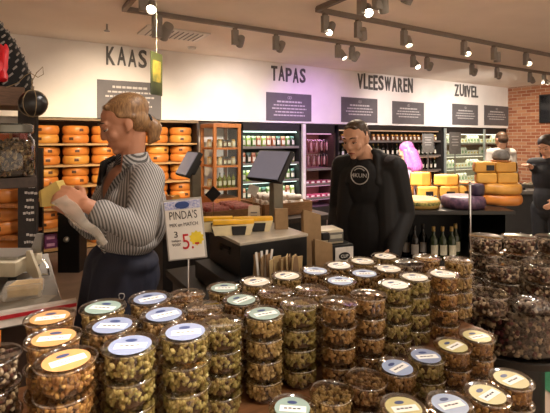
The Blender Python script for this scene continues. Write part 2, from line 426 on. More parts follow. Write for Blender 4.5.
# ------------------------------------------------------------------ cheese rack with wheels
wood_l = mat('pale_wood', '#b08a58', .55, var=.15, scale=6, stretch=(1, 12, 12))
wood_o = mat('orange_wood', '#9a5f2c', .5, var=.2, scale=6, stretch=(10, 10, 1))
wood_d = mat('dark_wood', '#33241a', .55, var=.25, scale=6, stretch=(12, 1, 12))
wax = mat('orange_wax', '#cc7f36', .38, var=.16, scale=5, coat=.15)
wax_y = mat('yellow_wax', '#cf9442', .38, var=.14, scale=5, coat=.15)
lab_d = mat('wheel_label', '#4a3020', .5, var=.3, scale=30)
WH, WR = .128, .182
def wheel_profile(r, h): return [(0, 0), (r*.86, 0), (r*.95, h*.10), (r*.995, h*.32), (r, h*.5), (r*.995, h*.68), (r*.95, h*.90), (r*.86, h), (0, h)]
def make_wheel(m, label_w=.32):
    t = thing('round_cheese', 'cheese wheel', 'cheese')
    MB().lathe(wheel_profile(WR, WH), n=40, cap=False).build('body', m, t, smooth=60)
    MB().lathe([(WR+.0005, WH*.36), (WR+.0015, WH*.4), (WR+.0015, WH*.62), (WR+.0005, WH*.68)], n=8, a0=-PI/2-label_w/2, a1=-PI/2+label_w/2).build('label', lab_d, t, smooth=True)
    return proto(t)
wheels = [make_wheel(wax), make_wheel(wax_y)]
XL, XRK = .18, 2.58
SH = [1.53, 1.225, .925, .62, .325, .05]
t = thing('cheese_rack', 'pale wooden wall rack filled with orange cheese wheels', 'shelving', (0, YB+.02, 0))
MB().b2(XL, XRK, .50, .54, 0, 1.86).build('back_panel', mat('rack_back', '#5a3a20', .7), t)
MB().b2(XL-.05, XL, .0, .54, 0, 1.86).build('side_panel', dark, t); MB().b2(XRK, XRK+.03, 0, .54, 0, 1.86).build('side_panel', wood_d, t)
MB().b2(XL-.05, XRK+.03, 0, .54, 1.86, 1.895).build('top_panel', mat('rack_top', '#7d6a4e', .6), t)
for z in SH: MB().b2(XL, XRK, 0, .5, z-.028, z).build('shelf', wood_l, t)
MB().b2(XL, XRK, .03, .06, 0, .022).build('plinth', black, t)
ORD = ['leftmost', 'second', 'third', 'fourth', 'fifth', 'sixth']
SHN = ['top shelf', 'second shelf from top', 'third shelf from top', 'fourth shelf from top', 'fifth shelf from top']
CN = 6; pitch = (XRK-XL)/CN
for r in range(5):
    for k in range(CN):
        xx = XL+pitch*(k+.5)+random.uniform(-.010, .010)
        for l in range(2):
            if r == 1 and k == 3 and l: continue
            root = wheels[(r*7+k*3+l) % 5 == 0]
            first_or_dup(ST, root, (xx+random.uniform(-.006, .006), YB+.02+.225+random.uniform(-.008, .008), SH[r]+l*(WH+.001)), rotz=random.uniform(-.5, .5),
                label='%s cheese wheel of the %s pair, %s, orange wall rack' % ('upper' if l else 'lower', ORD[k], SHN[r]), group='cheese wheels on the wall rack')
pur = mat('purple_box', '#5c2350', .5, var=.12)
def make_gift():
    t = thing('gift_box', 'x', 'box'); MB().box((0, 0, .05), (.15, .12, .10), None, .004).build('carton', pur, t)
    MB().b2(-.05, .05, -.0615, -.059, .03, .07).build('label', mat('box_print', '#b98aa8', .6), t); return proto(t)
gift = make_gift(); 
for k in range(4):
    for l in range(2):
        if l and k in (2, 3): continue
        first_or_dup(ST, gift, (XL+.1+k*.158, YB+.16, SH[5]+l*.1005), label='purple gift box on the lowest rack shelf, %s, %s column' % ('upper' if l else 'lower', ORD[k]), group='purple boxes under the cheeses')
for k in range(4):
    first_or_dup(ST, wheels[0], (XL+.955+k*.364, YB+.245, SH[5]), label='lone orange cheese wheel on the lowest rack shelf, %s right of the purple boxes' % ['first', 'second', 'third', 'fourth', 'fifth'][k], group='cheese wheels on the wall rack')

# ------------------------------------------------------------------ open wooden spice cabinet
def lathe_obj(name, prof, m, par, n=14, sm=50): return MB().lathe(prof, n=n).build(name, m, par, smooth=sm)
def make_jar(name, h, r, gm, lm, kind):
    t = thing(name, 'x', kind)
    lathe_obj('jar_body', [(r*.9, 0), (r, h*.06), (r, h*.74), (r*.8, h*.82)], gm, t); lathe_obj('jar_lid', [(r*.84, h*.83), (r*.86, h*.97), (r*.8, h)], lm, t)
    MB().lathe([(r*1.01, h*.18), (r*1.01, h*.6)], n=8, a0=-2.3, a1=-.8).build('label', mat('paper_label', '#c9c2ae', .7), t, smooth=True)
    return proto(t)
def make_bottle(h, r, gm, cap, lab, name='wine_bottle'):
    t = thing(name, 'x', 'bottle')
    lathe_obj('glass_body', [(r*.92, 0), (r, .01), (r, h*.58), (r*.85, h*.66), (r*.38, h*.76), (r*.36, h*.88)], gm, t, 16)
    lathe_obj('capsule', [(r*.40, h*.86), (r*.40, h*.99), (r*.34, h)], cap, t, 12)
    MB().lathe([(r*1.012, h*.16), (r*1.012, h*.46)], n=8, a0=-PI/2-1.0, a1=-PI/2+1.0).build('label', lab, t, smooth=True)
    return proto(t)
sp_brown = make_jar('spice_jar', .12, .036, mat('spice_brown', '#5a3a22', .3, var=.3), mat('lid_black', '#2a2522', .4), 'jar')
sp_pale = make_jar('spice_jar', .13, .038, mat('spice_pale', '#b9a583', .3, var=.2), mat('lid_gold', '#b08840', .35, metal=.6), 'jar')
sp_green = make_bottle(.24, .033, mat('oil_bottle', '#6d6a28', .15, var=.2), mat('lid_black', '#2a2522'), mat('paper_label', '#c9c2ae'), 'oil_bottle')
cx0, cx1, cy0, cy1 = 2.66, 3.08, 6.2, 6.72
t = thing('spice_cabinet', 'orange wooden cabinet with open sides holding small jars', 'cabinet', (0, 0, 0))
for i, (x, y) in enumerate(((cx0, cy0), (cx1, cy0), (cx0, cy1), (cx1, cy1))):
    MB().box((x, y, .92), (.05, .05, 1.80), None, .004).build('post', wood_o, t)
MB().b2(cx0-.03, cx1+.03, cy0-.03, cy1-.002, 1.775, 1.84, .006).build('top_panel', wood_o, t)
MB().b2(cx0-.02, cx1+.02, cy0-.02, cy1, .0, .66).build('base_cupboard', wood_o, t)
for z in (.82, 1.18, 1.46): MB().b2(cx0-.02, cx1+.02, cy0-.025, cy1, z-.03, z).build('shelf', wood_o, t)
MB().b2(cx0+.02, cx1-.02, cy0-.004, cy0+.002, .66, 1.76).build('glass_door', clear('clear_glass', '#f2f6f2', .02, .25), t)
SHC = {.82: 'lowest shelf', 1.18: 'middle shelf', 1.46: 'top shelf'}
for z in SHC:
    for j in range(2):
        for k in range(5):
            pr = (sp_green if z == .82 and j == 0 else sp_brown if (k+j+int(z*10)) % 3 else sp_pale)
            first_or_dup(ST, pr, (cx0+.055+k*.078, cy0+.10+j*.24, z), rotz=random.uniform(-.3, .3), label='%s on the %s of the orange wooden cabinet' % ({'spice_jar': 'jar', 'oil_bottle': 'bottle'}[pr.name.split('.')[0]]+(' with gold lid' if pr is sp_pale else ''), SHC[z]), group='jars and bottles on the %s of the wooden cabinet' % SHC[z])

# ------------------------------------------------------------------ refrigerated shelving along the wall
def tube_light(name, par, x0, x1, y, z, col, w, es):
    m = mat('tube_'+col.lstrip('#'), '#ffffff', .3, emit=col, es=es, var=.01)
    MB().cyl((x0, y, z), (x1, y, z), .012, n=8).build(name, m, par)
def area(name, par, c, sx, sy, col, w, rot=(0, 0, 0)):
    ld = bpy.data.lights.new(name, 'AREA'); ld.shape = 'RECTANGLE'; ld.size = sx; ld.size_y = sy; ld.color = col; ld.energy = w
    o = bpy.data.objects.new(name, ld); COL.objects.link(o); o.parent = par; o.location = c; o.rotation_euler = rot; return o
FY = YB+.03
def cooler(name, label, x0, x1, shelves, header, back_m, shelf_m, lightcol, lw, es, cat='fridge', posts=(), post_m=None, sides=dark):
    t = thing(name, label, cat, (0, FY, 0))
    MB().b2(x0, x1, .50, .54, 0, 1.86).build('back_panel', back_m, t)
    for x in (x0, x1-.03): MB().b2(x, x+.03, -.02, .5, 0, 1.86).build('side_panel', sides, t)
    MB().b2(x0, x1, -.02, .54, header, 1.89).build('header', dark, t)
    MB().b2(x0+.03, x1-.03, -.02, .5, 0, .28).build('base', dark, t)
    for z in shelves:
        MB().b2(x0+.03, x1-.03, .02, .5, z-.02, z).build('shelf', shelf_m, t); MB().b2(x0+.03, x1-.03, .0, .02, z-.035, z+.01).build('price_rail', post_m or grey_m, t)
    lc = tuple(lin(lightcol)[:3])
    for z in [header]+[s-.02 for s in shelves[1:]]:
        tube_light('lamp', t, x0+.05, x1-.05, .06, z-.02, lightcol, lw, es); area('lamp_light', t, ((x0+x1)/2, .07, z-.035), x1-x0-.1, .03, lc, lw, (.35, 0, 0))
    for x in posts: MB().b2(x-.025, x+.025, -.06, -.021, 0, 1.86).build('door_post', grey_m if post_m is None else post_m, t)
    return t
edge_g = mat('green_edge', '#7fa79b', .4, var=.06)
cooler('open_fridge', 'dark open fridge with rows of green jars, right of the wooden cabinet', 3.40, 4.66, [1.46, 1.16, .84, .52], 1.75, mat('fridge_back', '#3c4038', .6), edge_g, '#cfeee0', 2.2, 1.2)
jg = [make_jar('olive_jar', .19, .047, mat(n, c, .3, var=.2), mat(l, lc, .4), 'jar') for n, c, l, lc in (('olive_green', '#51662c', 'lid_green', '#a9b48e'), ('olive_lime', '#7f8f3c', 'lid_cream', '#d8cfa8'), ('antipasti_red', '#8a4a2c', 'lid_red', '#b98a6a'), ('dark_olive', '#2d3222', 'lid_teal', '#59786c'))]
jn = ['green', 'lime green', 'reddish', 'dark']
for si, z in enumerate([1.46, 1.16, .84, .52]):
    for k in range(11):
        i = (k*k+si*2+k//3) % 4
        first_or_dup(ST, jg[i], (3.50+k*.105, FY+.12, z), rotz=random.uniform(-.3, .3), label='%s jar on the %s of the open fridge' % (jn[i], ['top shelf', 'second shelf', 'third shelf', 'bottom shelf'][si]), group='%s jars on the %s of the open fridge' % (jn[i], ['top', 'second', 'third', 'bottom'][si]))
pp = thing('shelf_post', 'white upright post between the jar fridge and the sausage cabinet', 'post', (4.715, YB, 0))
MB().b2(-.035, .035, -.03, .02, 0, 1.885).build('upright', white_p, pp); MB().b2(-.02, .02, -.034, -.0305, .75, .95).build('price_card', mat('paper_white', '#e6e2da', .7), pp)

PK = cooler('meat_cabinet', 'pink lit cabinet with hanging sausages behind the man', 4.76, 5.50, [1.02, .72, .45], 1.72, mat('meat_back', '#8a5f50', .6), mat('pink_shelf', '#b98c92', .5), '#f0a0d8', .8, .35, 'cabinet', sides=wood_d)
sm1, sm2 = mat('sausage_red', '#54201c', .45, var=.3), mat('sausage_mold', '#9a7a70', .6, var=.25)
def make_sausage(m, l):
    t = thing('hanging_sausage', 'x', 'sausage'); MB().tube([(0, 0, 0), (0, -.004, -.02), (.002, -.006, -l*.5), (0, 0, -l+.02), (0, 0, -l)], [.008, .019, .022, .018, .006], 10).build('casing', m, t, smooth=True)
    MB().tube([(0, 0, 0), (0, 0, .035)], .002, 5).build('string', white_p, t); return proto(t)
sg = [make_sausage(sm1, .21), make_sausage(sm2, .18)]
RAILS = [(1.52, 'upper'), (1.255-.0, 'lower')]
for z, nm in ((1.54, 'upper'), (1.26, 'lower')):
    r = tag(MB().cyl((4.80, FY+.16, z+.035), (5.46, FY+.16, z+.035), .006, n=8).build('hanging_rail', chrome), '%s steel rail with hanging sausages in the pink cabinet' % nm, 'rail')
    for k in range(10):
        i = (k*3+(z < 1.4)) % 2
        first_or_dup(ST, sg[i], (4.84+k*.065, FY+.16, z), rotz=random.uniform(0, 6), label='%s sausage hanging from the %s rail in the pink cabinet' % (('dark red', 'pale moulded')[i], nm), group='%s sausages on the %s rail' % (('dark red', 'pale')[i], nm))
pk = mat('meat_pack', '#b0566a', .3, var=.25, scale=30)
pkt = thing('meat_pack', 'x', 'package'); MB().box((0, 0, .03), (.11, .15, .055), None, .012).build('tray', pk, pkt, smooth=True); MB().box((0, -.077, .03), (.07, .004, .03)).build('label', mat('paper_white', '#e6e2da'), pkt); proto(pkt)
for z, nm in ((.72, 'middle'), (.45, 'bottom')):
    for k in range(5):
        first_or_dup(ST, pkt, (4.86+k*.135, FY+.13, z), label='pink meat pack on the %s shelf of the sausage cabinet' % nm, group='meat packs on the %s shelf' % nm)

WS = cooler('bottle_rack', 'dark wall rack with rows of bottles behind the man', 5.56, 8.78, [1.56, 1.22, .88, .52], 1.80, dark, mat('rack_board', '#4a2a18', .5), '#ffc090', .5, .25, 'shelving')
bd = [make_bottle(.28, .036, mat('bottle_dark', '#15130f', .12), mat('foil_red', '#4a1a16', .4), mat('label_cream', '#cfc6b2', .7)),
      make_bottle(.28, .036, mat('bottle_green', '#1d2414', .12), mat('foil_gold', '#a8843c', .35, metal=.4), mat('label_white', '#ddd8cc', .7))]
sp2 = make_jar('preserve_jar', .14, .045, mat('preserve', '#6a4426', .3, var=.3), mat('lid_gold', '#b08840'), 'jar')
for si, z in enumerate([1.56, 1.22, .88, .52]):
    for k in range(22):
        pr = sp2 if si == 0 else bd[(k//3+si) % 2]
        first_or_dup(ST, pr, (5.66+k*.143, FY+.12+random.uniform(-.01, .01), z), label='%s on the %s shelf of the dark rack' % ('brown preserve jar' if pr is sp2 else ('dark red wine bottle' if pr is bd[0] else 'green glass bottle with gold foil'), ['top', 'second', 'third', 'bottom'][si]), group='%s on the %s shelf of the dark rack' % ({sp2: 'jars', bd[0]: 'dark bottles', bd[1]: 'gold topped bottles'}[pr], ['top', 'second', 'third', 'bottom'][si]))
DF = cooler('dairy_fridge', 'lit glass door dairy fridge next to the brick wall', 8.84, 11.44, [1.50, 1.20, .88, .54], 1.74, mat('dairy_back', '#8d8a78', .6), mat('dairy_edge', '#b8c0ae', .4), '#fff2dc', 3.2, 1.0, posts=(8.86, 10.42), post_m=mat('post_silver', '#a9b2ac', .35, metal=.4))
for x0, x1, nm in ((8.89, 10.39, 'left'), (10.45, 11.42, 'right')):
    MB().b2(x0, x1, -.048, -.040, .30, 1.72).build('glass_door', clear('clear_glass'), DF)
tb = [thing('milk_carton', 'x', 'carton'), thing('yogurt_tub', 'x', 'tub')]
MB().box((0, 0, .085), (.075, .075, .17), None, .004).prism([(-.0375, -.037, .17), (-.0375, .037, .17), (-.0375, 0, .205)], (.075, 0, 0)).build('carton_body', mat('carton_white', '#dcdccb', .5, var=.1), tb[0])
MB().box((0, -.038, .08), (.05, .003, .07)).build('label', mat('carton_green', '#6a9a6c', .5), tb[0])
MB().lathe([(.038, 0), (.05, .10), (.053, .105), (.053, .112), (0, .112)], n=16).build('cup', mat('cup_white', '#e2dfd0', .4), tb[1], smooth=True)
MB().lathe([(.0435, .035), (.0475, .08)], n=8, a0=-2.4, a1=-.7).build('label', mat('cup_yellow', '#c9b46a', .5), tb[1], smooth=True)
[proto(q) for q in tb]
for si, z in enumerate([1.50, 1.20, .88, .54]):
    for k in range(19):
        x = 8.98+k*.125+(0 if k < 12 else .06); i = ((k//4)+si) % 2
        first_or_dup(ST, tb[i], (x, FY+.14, z), label='white %s on the %s shelf of the dairy fridge' % (('milk carton', 'yogurt tub')[i], ['top', 'second', 'third', 'bottom'][si]), group='%s on the %s dairy shelf' % (('cartons', 'tubs')[i], ['top', 'second', 'third', 'bottom'][si]))
for (px, nm) in ((428, 'left'), (455, 'right')):     # grey notice cards standing before the fridge
    p = P(px, 144, 8.2); w = .22; h = .36 if nm == 'left' else .42
    t = thing('notice_card', 'grey upright notice card on a stand before the fridges, the %s of two' % nm, 'sign', (p.x, p.y, 0), RC)
    MB().box((0, 0, EYE-.06), (w, .012, h)).build('card', mat('notice_grey', '#77746c', .6), t); MB().cyl((0, 0, .02), (0, 0, EYE-.06-h/2), .012).build('pole', grey_m, t)
    MB().lathe([(.14, 0), (.14, .02)], n=20).build('foot', grey_m, t)
    q = MB(); [q.box((0, -.007, EYE-.06+h*(.3-.13*i)), (w*(.6-.1*(i % 2)), .003, .02)) for i in range(4)]; q.build('print', mat('notice_print', '#b8b4aa', .6), t)
# television on the brick wall
a = PZ(541, 200, 1.0)
d_tv = 11.47/((540-CX)/FPX*R.x+F.x); y_tv = d_tv*((540-CX)/FPX*R.y+F.y)
t = thing('television', 'black television screen on the brick wall at the right edge', 'television', (11.49, y_tv, 0))
zt = EYE+(CY-95)/FPX*d_tv; zb = EYE+(CY-123)/FPX*d_tv
MB().b2(-.07, -.01, -1.2, 0, zb, zt, .006).build('casing', black, t); MB().b2(-.074, -.0705, -1.17, -.03, zb+.03, zt-.03).build('screen', mat('screen_black', '#060607', .1), t)
MB().b2(-.012, .0, -.8, -.4, zb+.15, zt-.15).build('bracket', black, t)

# ------------------------------------------------------------------ left side: near shelf, mid rack, weighing counter
kraft = mat('kraft_paper', '#8f734f', .75, var=.08, scale=30)
paper = mat('paper_white', '#e6e2da')
o = Vector((0, 1.82, 0))
t = thing('display_shelf', 'dark wooden shelf unit at the left edge holding the glass jar', 'shelving', o)
hw = .195
MB().b2(-.62, .066, -.14, .15, 1.418, 1.453, .003).build('shelf', wood_d, t)
MB().b2(-.62, .03, -.14, .15, 1.695, 1.758, .003).build('top_shelf', mat('worn_wood', '#5d4330', .6, var=.25, stretch=(2, 14, 14)), t)
for x in (-.60, -.36):
    for y in (.01, .12): MB().box((x+.02, y, 1.324), (.035, .035, .742)).build('post', wood_d, t)
def near(px, py, d): return P(px, py, d)
# glass jar of mushrooms
jp = P(8, 177, 1.49); jp.z = 1.454
t = thing('glass_jar', 'large glass jar filled with pale and dark dried slices on the left shelf', 'jar', jp, RC)
MB().lathe([(.06, 0), (.079, .012), (.082, .03), (.082, .125), (.070, .143), (.070, .152)], n=36, cap=False).lathe([(0, .001), (.06, .001)], n=36, cap=False).build('glass', clear('jar_glass', '#f2f2ea', .05, .5), t, smooth=True)
MB().lathe([(.074, .150), (.078, .153), (.078, .176), (.070, .182), (0, .182)], n=36).build('lid', mat('jar_lid', '#6f6e64', .25, metal=.5, var=.1), t, smooth=True)
q = MB(); q.lathe([(.066, .004), (.068, .03), (.066, .118), (.0, .122)], n=24)
rn = random.Random(3)
for i in range(420):
    a = rn.uniform(0, 2*PI); z = rn.uniform(.010, .125); r = .071 if z < .118 else rn.uniform(.0, .07)
    e = Euler((rn.uniform(0, 6), rn.uniform(0, 6), rn.uniform(0, 6))).to_matrix()
    q.ico((r*math.cos(a), r*math.sin(a), z), (.011, .008, .0045), e, 1)
tag(q.build('dried_slices', nuts_mat('jar_mix', ['#3b2a22', '#6f5a45', '#94805f', '#56402f', '#7a6448', '#2a1d18']), t, smooth=True), None, None, kind='stuff')
p = P(4, 150, 1.655); p.z = 1.454
t = thing('snack_box', 'yellow and orange box behind the glass jar on the left shelf', 'box', p, RC)
MB().box((0, 0, .095), (.07, .05, .19), None, .002).build('carton', mat('box_yellow', '#c98a1c', .5), t); MB().box((0, -.026, .15), (.07, .003, .05)).build('band', mat('box_orange', '#c9531c', .5), t)
p = P(20, 150, 1.655); p.z = 1.454
t = thing('snack_box', 'narrow dark red box behind the glass jar on the left shelf', 'box', p, RC)
MB().box((0, 0, .085), (.03, .05, .17), None, .002).build('carton', mat('box_red', '#7c1a16', .5), t); MB().box((0, -.026, .11), (.022, .003, .05)).build('label', paper, t)
# black cone basket with red ribbon
bp = P(-26, 88, 1.53); bp.z = 1.7585
t = thing('cone_basket', 'black woven cone basket with red ribbon on top of the left shelf', 'basket', bp, RC)
wv = mat('black_weave', '#0d0b0a', .8, spec=.2, var=.3)
mb = MB(); mb.lathe([(.186, 0), (.178, .06), (.155, .125), (.122, .19), (.085, .24), (.03, .285), (0, .295)], n=40); mb.build('body', wv, t, smooth=True)
def prof_r(z):
    pf = [(.186, 0), (.178, .06), (.155, .125), (.122, .19), (.085, .24), (.03, .285), (0, .295)]
    for (r0, z0), (r1, z1) in zip(pf, pf[1:]):
        if z <= z1: return r0+(r1-r0)*(z-z0)/(z1-z0)
    return 0
q = MB()
for i in range(9):
    z = .015+i*.028; r = prof_r(z)+.001
    for k in range(26):
        a = 2*PI*(k+.5*(i % 2))/26; rr = r
        q.box((rr*math.cos(a), rr*math.sin(a), z), (.004, .022, .0055), Matrix.Rotation(a, 3, 'Z') @ Matrix.Rotation(.7, 3, 'X'))
q.build('weave', mat('weave_grey', '#6d665e', .5), t)
q = MB()
for s, (a, b_) in enumerate(((-.75, .5), (-1.0, -.5), (-.55, .15))):
    pts = []
    for k in range(9):
        z = .02+.016*k; r = prof_r(z)+.008+.008*math.sin(k*1.1+s); an = a+b_*k*.1
        pts.append((r*math.cos(an), r*math.sin(an), z))
    q.tube(pts, [.012, .017, .014, .018, .014, .012, .015, .010, .004], 8)
q.build('ribbon', mat('red_ribbon', '#c01420', .45, var=.2), t, smooth=True)
MB().sph((.105, -.06, .245), .022).build('pompom', white_p, t, smooth=True)
bl = P(33, 103.5, 1.40)
t = thing('black_ball', 'round black ball tied with pale twine hanging at the end of the left shelf', 'ornament', bl, RC)
MB().sph((0, 0, 0), (.043, .043, .0425), None, 24, 16).build('body', mat('black_wax', '#0d0c0b', .3), t, smooth=True)
q = MB()
for a in (.3, 1.4, 2.3): q.tube([(.044*math.cos(a)*math.cos(k*PI/10), .044*math.sin(a)*math.cos(k*PI/10), .0435*math.sin(k*PI/10)) for k in range(20)], .0012, 4, True)
q.tube([(0, 0, .045), (-.004, 0, .07), (.012, 0, .10), (.030, .004, .12), (.034, .0, .095), (.016, .0, .085), (-.010, .0, .10), (-.03, .005, .09), (-.06, .02, .07), (-.10, .02, .055)], .0013, 5)
q.build('twine', mat('twine', '#8d7a58', .8), t)
# cheese rack with a blackboard end panel, further back on the left
o = P(27, 140, 4.0); o.z = 0
t = thing('cheese_stand', 'dark cheese stand on the left with a handwritten blackboard end', 'shelving', o, RC)
MB().b2(-.085, .085, 0, .04, 0, 1.99).build('blackboard', mat('blackboard', '#2a2624', .7, var=.15), t)
rn = random.Random(5)
for (y, w) in ((187, .05), (193, .085), (200, .07), (207, .085), (213, .10), (220, .07), (235, .07), (242, .09), (250, .08)):
    q = MB(); z = EYE+(CY-y)/FPX*4.0; x = .075-w-.01
    while x < .07:
        l = rn.uniform(.012, .03); q.box((x+l/2, -.0015, z+rn.uniform(-.004, .004)), (l, .003, .022), Matrix.Rotation(-.08, 3, 'Y')); x += l+.007
    q.build('chalk_line', mat('chalk_white', '#cfcac2', .8), t)
for z in (.985, .685, .385): MB().b2(-1.1, -.086, -.04, .42, z-.03, z).build('shelf', wood_o, t)
MB().b2(-1.1, -.086, .42, .45, 0, 1.5).build('back_panel', dark, t); MB().b2(-1.13, -1.10, -.04, .45, 0, 1.5).build('side_panel', dark, t)
fr = Matrix.Rotation(RC, 4, 'Z'); nmz = {.985: 'top', .685: 'middle', .385: 'lowest'}
for z in nmz:
    for l in range(1 if z == .985 else 2):
        for k, x in enumerate((-.32, -.70)):
            p = o+fr @ Vector((x+(.015 if l else 0), .16, z+l*(WH+.001)))
            dup(wheels[0], p+Z*.0015, RC+random.uniform(-.3, .3), '%s orange wheel on the %s shelf of the blackboard stand, %s the board' % ('upper' if l else ('single' if z == .985 else 'lower'), nmz[z], ('next to' if k == 0 else 'away from')), 'cheese wheels on the blackboard stand')
# counter with scale
lam = mat('grey_laminate', '#6a655e', .45, var=.06)
t = thing('service_counter', 'grey topped counter at the left behind the red price rail', 'counter', (0, 0, 0))
MB().b2(-1.4, .16, 1.80, 2.70, .91, .95, .004).build('countertop', lam, t)
MB().b2(-1.38, .14, 1.86, 2.68, 0, .91).build('cabinet', mat('counter_brown', '#3d2a1f', .55, var=.15), t)
MB().b2(-.9, .20, 1.775, 1.799, .925, .978).build('price_rail', mat('rail_white', '#d9cfc4', .4), t)
MB().b2(-.9, .20, 1.770, 1.774, .954, .967).build('red_strip', mat('rail_red', '#b3202a', .4), t)
for x in (-.16, -.34): MB().b2(x, x+.12, 1.765, 1.775, .865, .918).build('price_card', mat('card_orange', '#d98c2f', .6), t)
p = PZ(10, 279, .95); p.z = .952
cream = mat('cream_enamel', '#c9bda2', .35, var=.05)
t = thing('counter_scale', 'cream slicing scale with a steel arm on the grey counter', 'scale', p, RC)
MB().b2(-.30, .085, -.10, .12, .035, .10, .012).build('housing', cream, t, smooth=True)
MB().b2(-.30, .07, -.06, .10, .10, .115, .004).build('plate', steel, t)
for x in (-.25, .06):
    for y in (-.08, .10): MB().cyl((x, y, 0), (x, y, .036), .014, .018).build('foot', black, t)
MB().prism([(.085, -.02, .04), (.125, -.02, .001), (.145, -.02, .001), (.14, -.02, .03), (.10, -.02, .13), (.085, -.02, .13)], (0, .02, 0)).build('arm_bracket', cream, t)
MB().prism([(.055, .06, .10), (.085, .06, .19), (.115, .06, .19), (.105, .06, .10)], (0, .012, 0)).build('blade_guard', steel, t)
MB().tube([(.12, .03, .009), (.16, .03, .009), (.155, .03, .04), (.13, .03, .08)], .006).build('handle', chrome, t)
p = PZ(24, 297, .95); p.z = .951
t = thing('wrapped_cheese', 'wedge of cheese in clear wrap on the grey counter', 'cheese', p, RC+.3)
ch_y = mat('cut_cheese', '#c9962f', .45, var=.10, scale=8)
MB().prism([(-.05, -.03, .012), (.055, -.03, .012), (.06, .035, .012), (-.035, .04, .012)], (0, 0, .045)).build('cheese', mat('pale_cheese', '#d9b25a', .5), t)
MB().box((0, 0, .03), (.14, .10, .06), Matrix.Rotation(.1, 3, 'Z'), .015).build('wrap', film('wrap_film', '#e6e0d4', .36), t)
p = PZ(2, 305, .95); p.z = .9505
t = thing('paper_sheet', 'sheet of greaseproof paper on the counter under the wrapped cheese', 'paper', p, RC)
tag(MB().b2(-.18, .16, -.05, .10, 0, .0012).build('sheet', mat('grease_paper', '#8d8474', .7), t), None, None)
p = P(72, 140, 5.2); p.z = 0
t = thing('black_stand', 'slim black stand added before the cheese rack behind the woman', 'bin', p, RC)  # invented black stand filling a dark area behind the woman
MB().b2(-.13, .13, -.09, .12, 0, .68, .01).build('body', black, t); MB().b2(-.135, .135, -.095, .125, .681, .72, .01).build('lid', black, t); MB().sph((-.02, -.10, .40), .035).build('handle', steel, t, smooth=True)

# ------------------------------------------------------------------ checkout with scales behind the nut table
t = thing('checkout_counter', 'dark checkout counter behind the tubs of nuts', 'counter', (0, 0, 0))
MB().b2(.72, 1.68, 1.56, 2.36, .82, .86, .004).build('countertop', dark, t); MB().b2(.75, 1.65, 1.59, 2.33, 0, .82).build('cabinet', black, t)
t = thing('cash_drawer', 'low black cash drawer under the black case', 'cash drawer', (.80, 1.72, .861))
MB().b2(0, .42, 0, .40, .008, .095, .004).build('housing', black, t); MB().b2(.01, .41, -.008, 0, .02, .08).build('drawer', mat('drawer_black', '#1c1b1a', .35), t)
for x in (.03, .39): MB().cyl((x, .04, 0), (x, .04, .009), .012).build('foot', black, t); MB().cyl((x, .36, 0), (x, .36, .009), .012).build('foot', black, t)
MB().cyl((.30, -.014, .06), (.30, -.006, .06), .008).build('lock', chrome, t)
t = thing('till_case', 'black case with a pale steel top and a silver clasp', 'case', (.872, 1.742, .957))
MB().b2(0, .37, 0, .36, 0, .145, .004).build('body', mat('case_black', '#131313', .4), t)
MB().b2(-.004, .374, -.004, .364, .1452, .160, .003).build('top_panel', mat('steel_top', '#b5aa98', .35, metal=.2, var=.08), t)
q = MB(); q.b2(-.009, -.001, .10, .20, .105, .118).b2(-.011, -.001, .10, .11, .085, .118).b2(-.011, -.001, .19, .20, .085, .118); q.build('clasp', chrome, t)
zt = .957+.1605
for i, (px, py, ang) in enumerate(((214, 231, .62), (234.5, 234.5, .62), (254, 231, .62))):
    p = PZ(px, py, zt); p.z = zt
    t = thing('cheese_pack', 'pack of yellow cheese slices with a black label on the till case, %s of three' % ('left', 'middle', 'right')[i], 'cheese', p, RC+ang-.5, 'cheese packs on the till case')
    MB().prism([(-.095, -.022, .0), (.075, -.022, .0), (.095, -.022, .055), (-.11, -.022, .045)], (0, .05, 0)).build('wrap', mat('pack_cream', '#d8c79c', .4, var=.1), t)
    MB().box((-.005, .003, .062), (.20, .045, .020), None, .004).build('cheese', mat('slice_yellow', '#e0a91e', .4), t)
    MB().prism([(-.01, -.026, .002), (.05, -.026, .002), (.058, -.026, .045), (-.015, -.026, .045)], (0, .003, 0)).build('label', black, t)
p = PZ(245, 223, zt); p.z = zt
def monitor(label, p0, e, u, w, h, post_d, base_z):
    e = e.normalized(); u = u.normalized(); n = e.cross(u)
    t = thing('touch_screen', label, 'monitor', (p0.x, p0.y, base_z))
    B = basis(e, u, n); L = Vector((0, 0, p0.z-base_z))
    MB().box(L-n*.02, (w, h, .035), B, .006).build('casing', mat('screen_case', '#121214', .4), t)
    MB().box(L-n*.001, (w*.92, h*.90, .004), B).build('screen', mat('screen_face', '#6a6b74', .2, emit='#b0a8b8', es=.14, var=.02), t)
    MB().box(L-n*.055, (w*.55, h*.6, .04), B, .008).build('back_box', mat('screen_case', '#121214'), t)
    b = L-n*.075
    MB().b2(b.x-.032, b.x+.032, b.y-.028, b.y+.028, .012, b.z+.01, .004).build('post', mat('post_beige', '#77705f', .5, metal=.3), t)
    MB().box((b.x, b.y, .006), (.15, .14, .012), None, .003).build('base', mat('screen_case', '#121214'), t)
    return t
m2 = P(268, 164.5, 2.52)
monitor('larger touch screen on a grey post, behind the till case', m2, R*.177-F*.20, R*.075+Z*.16+F*.066, .29, .20, 0, .861)
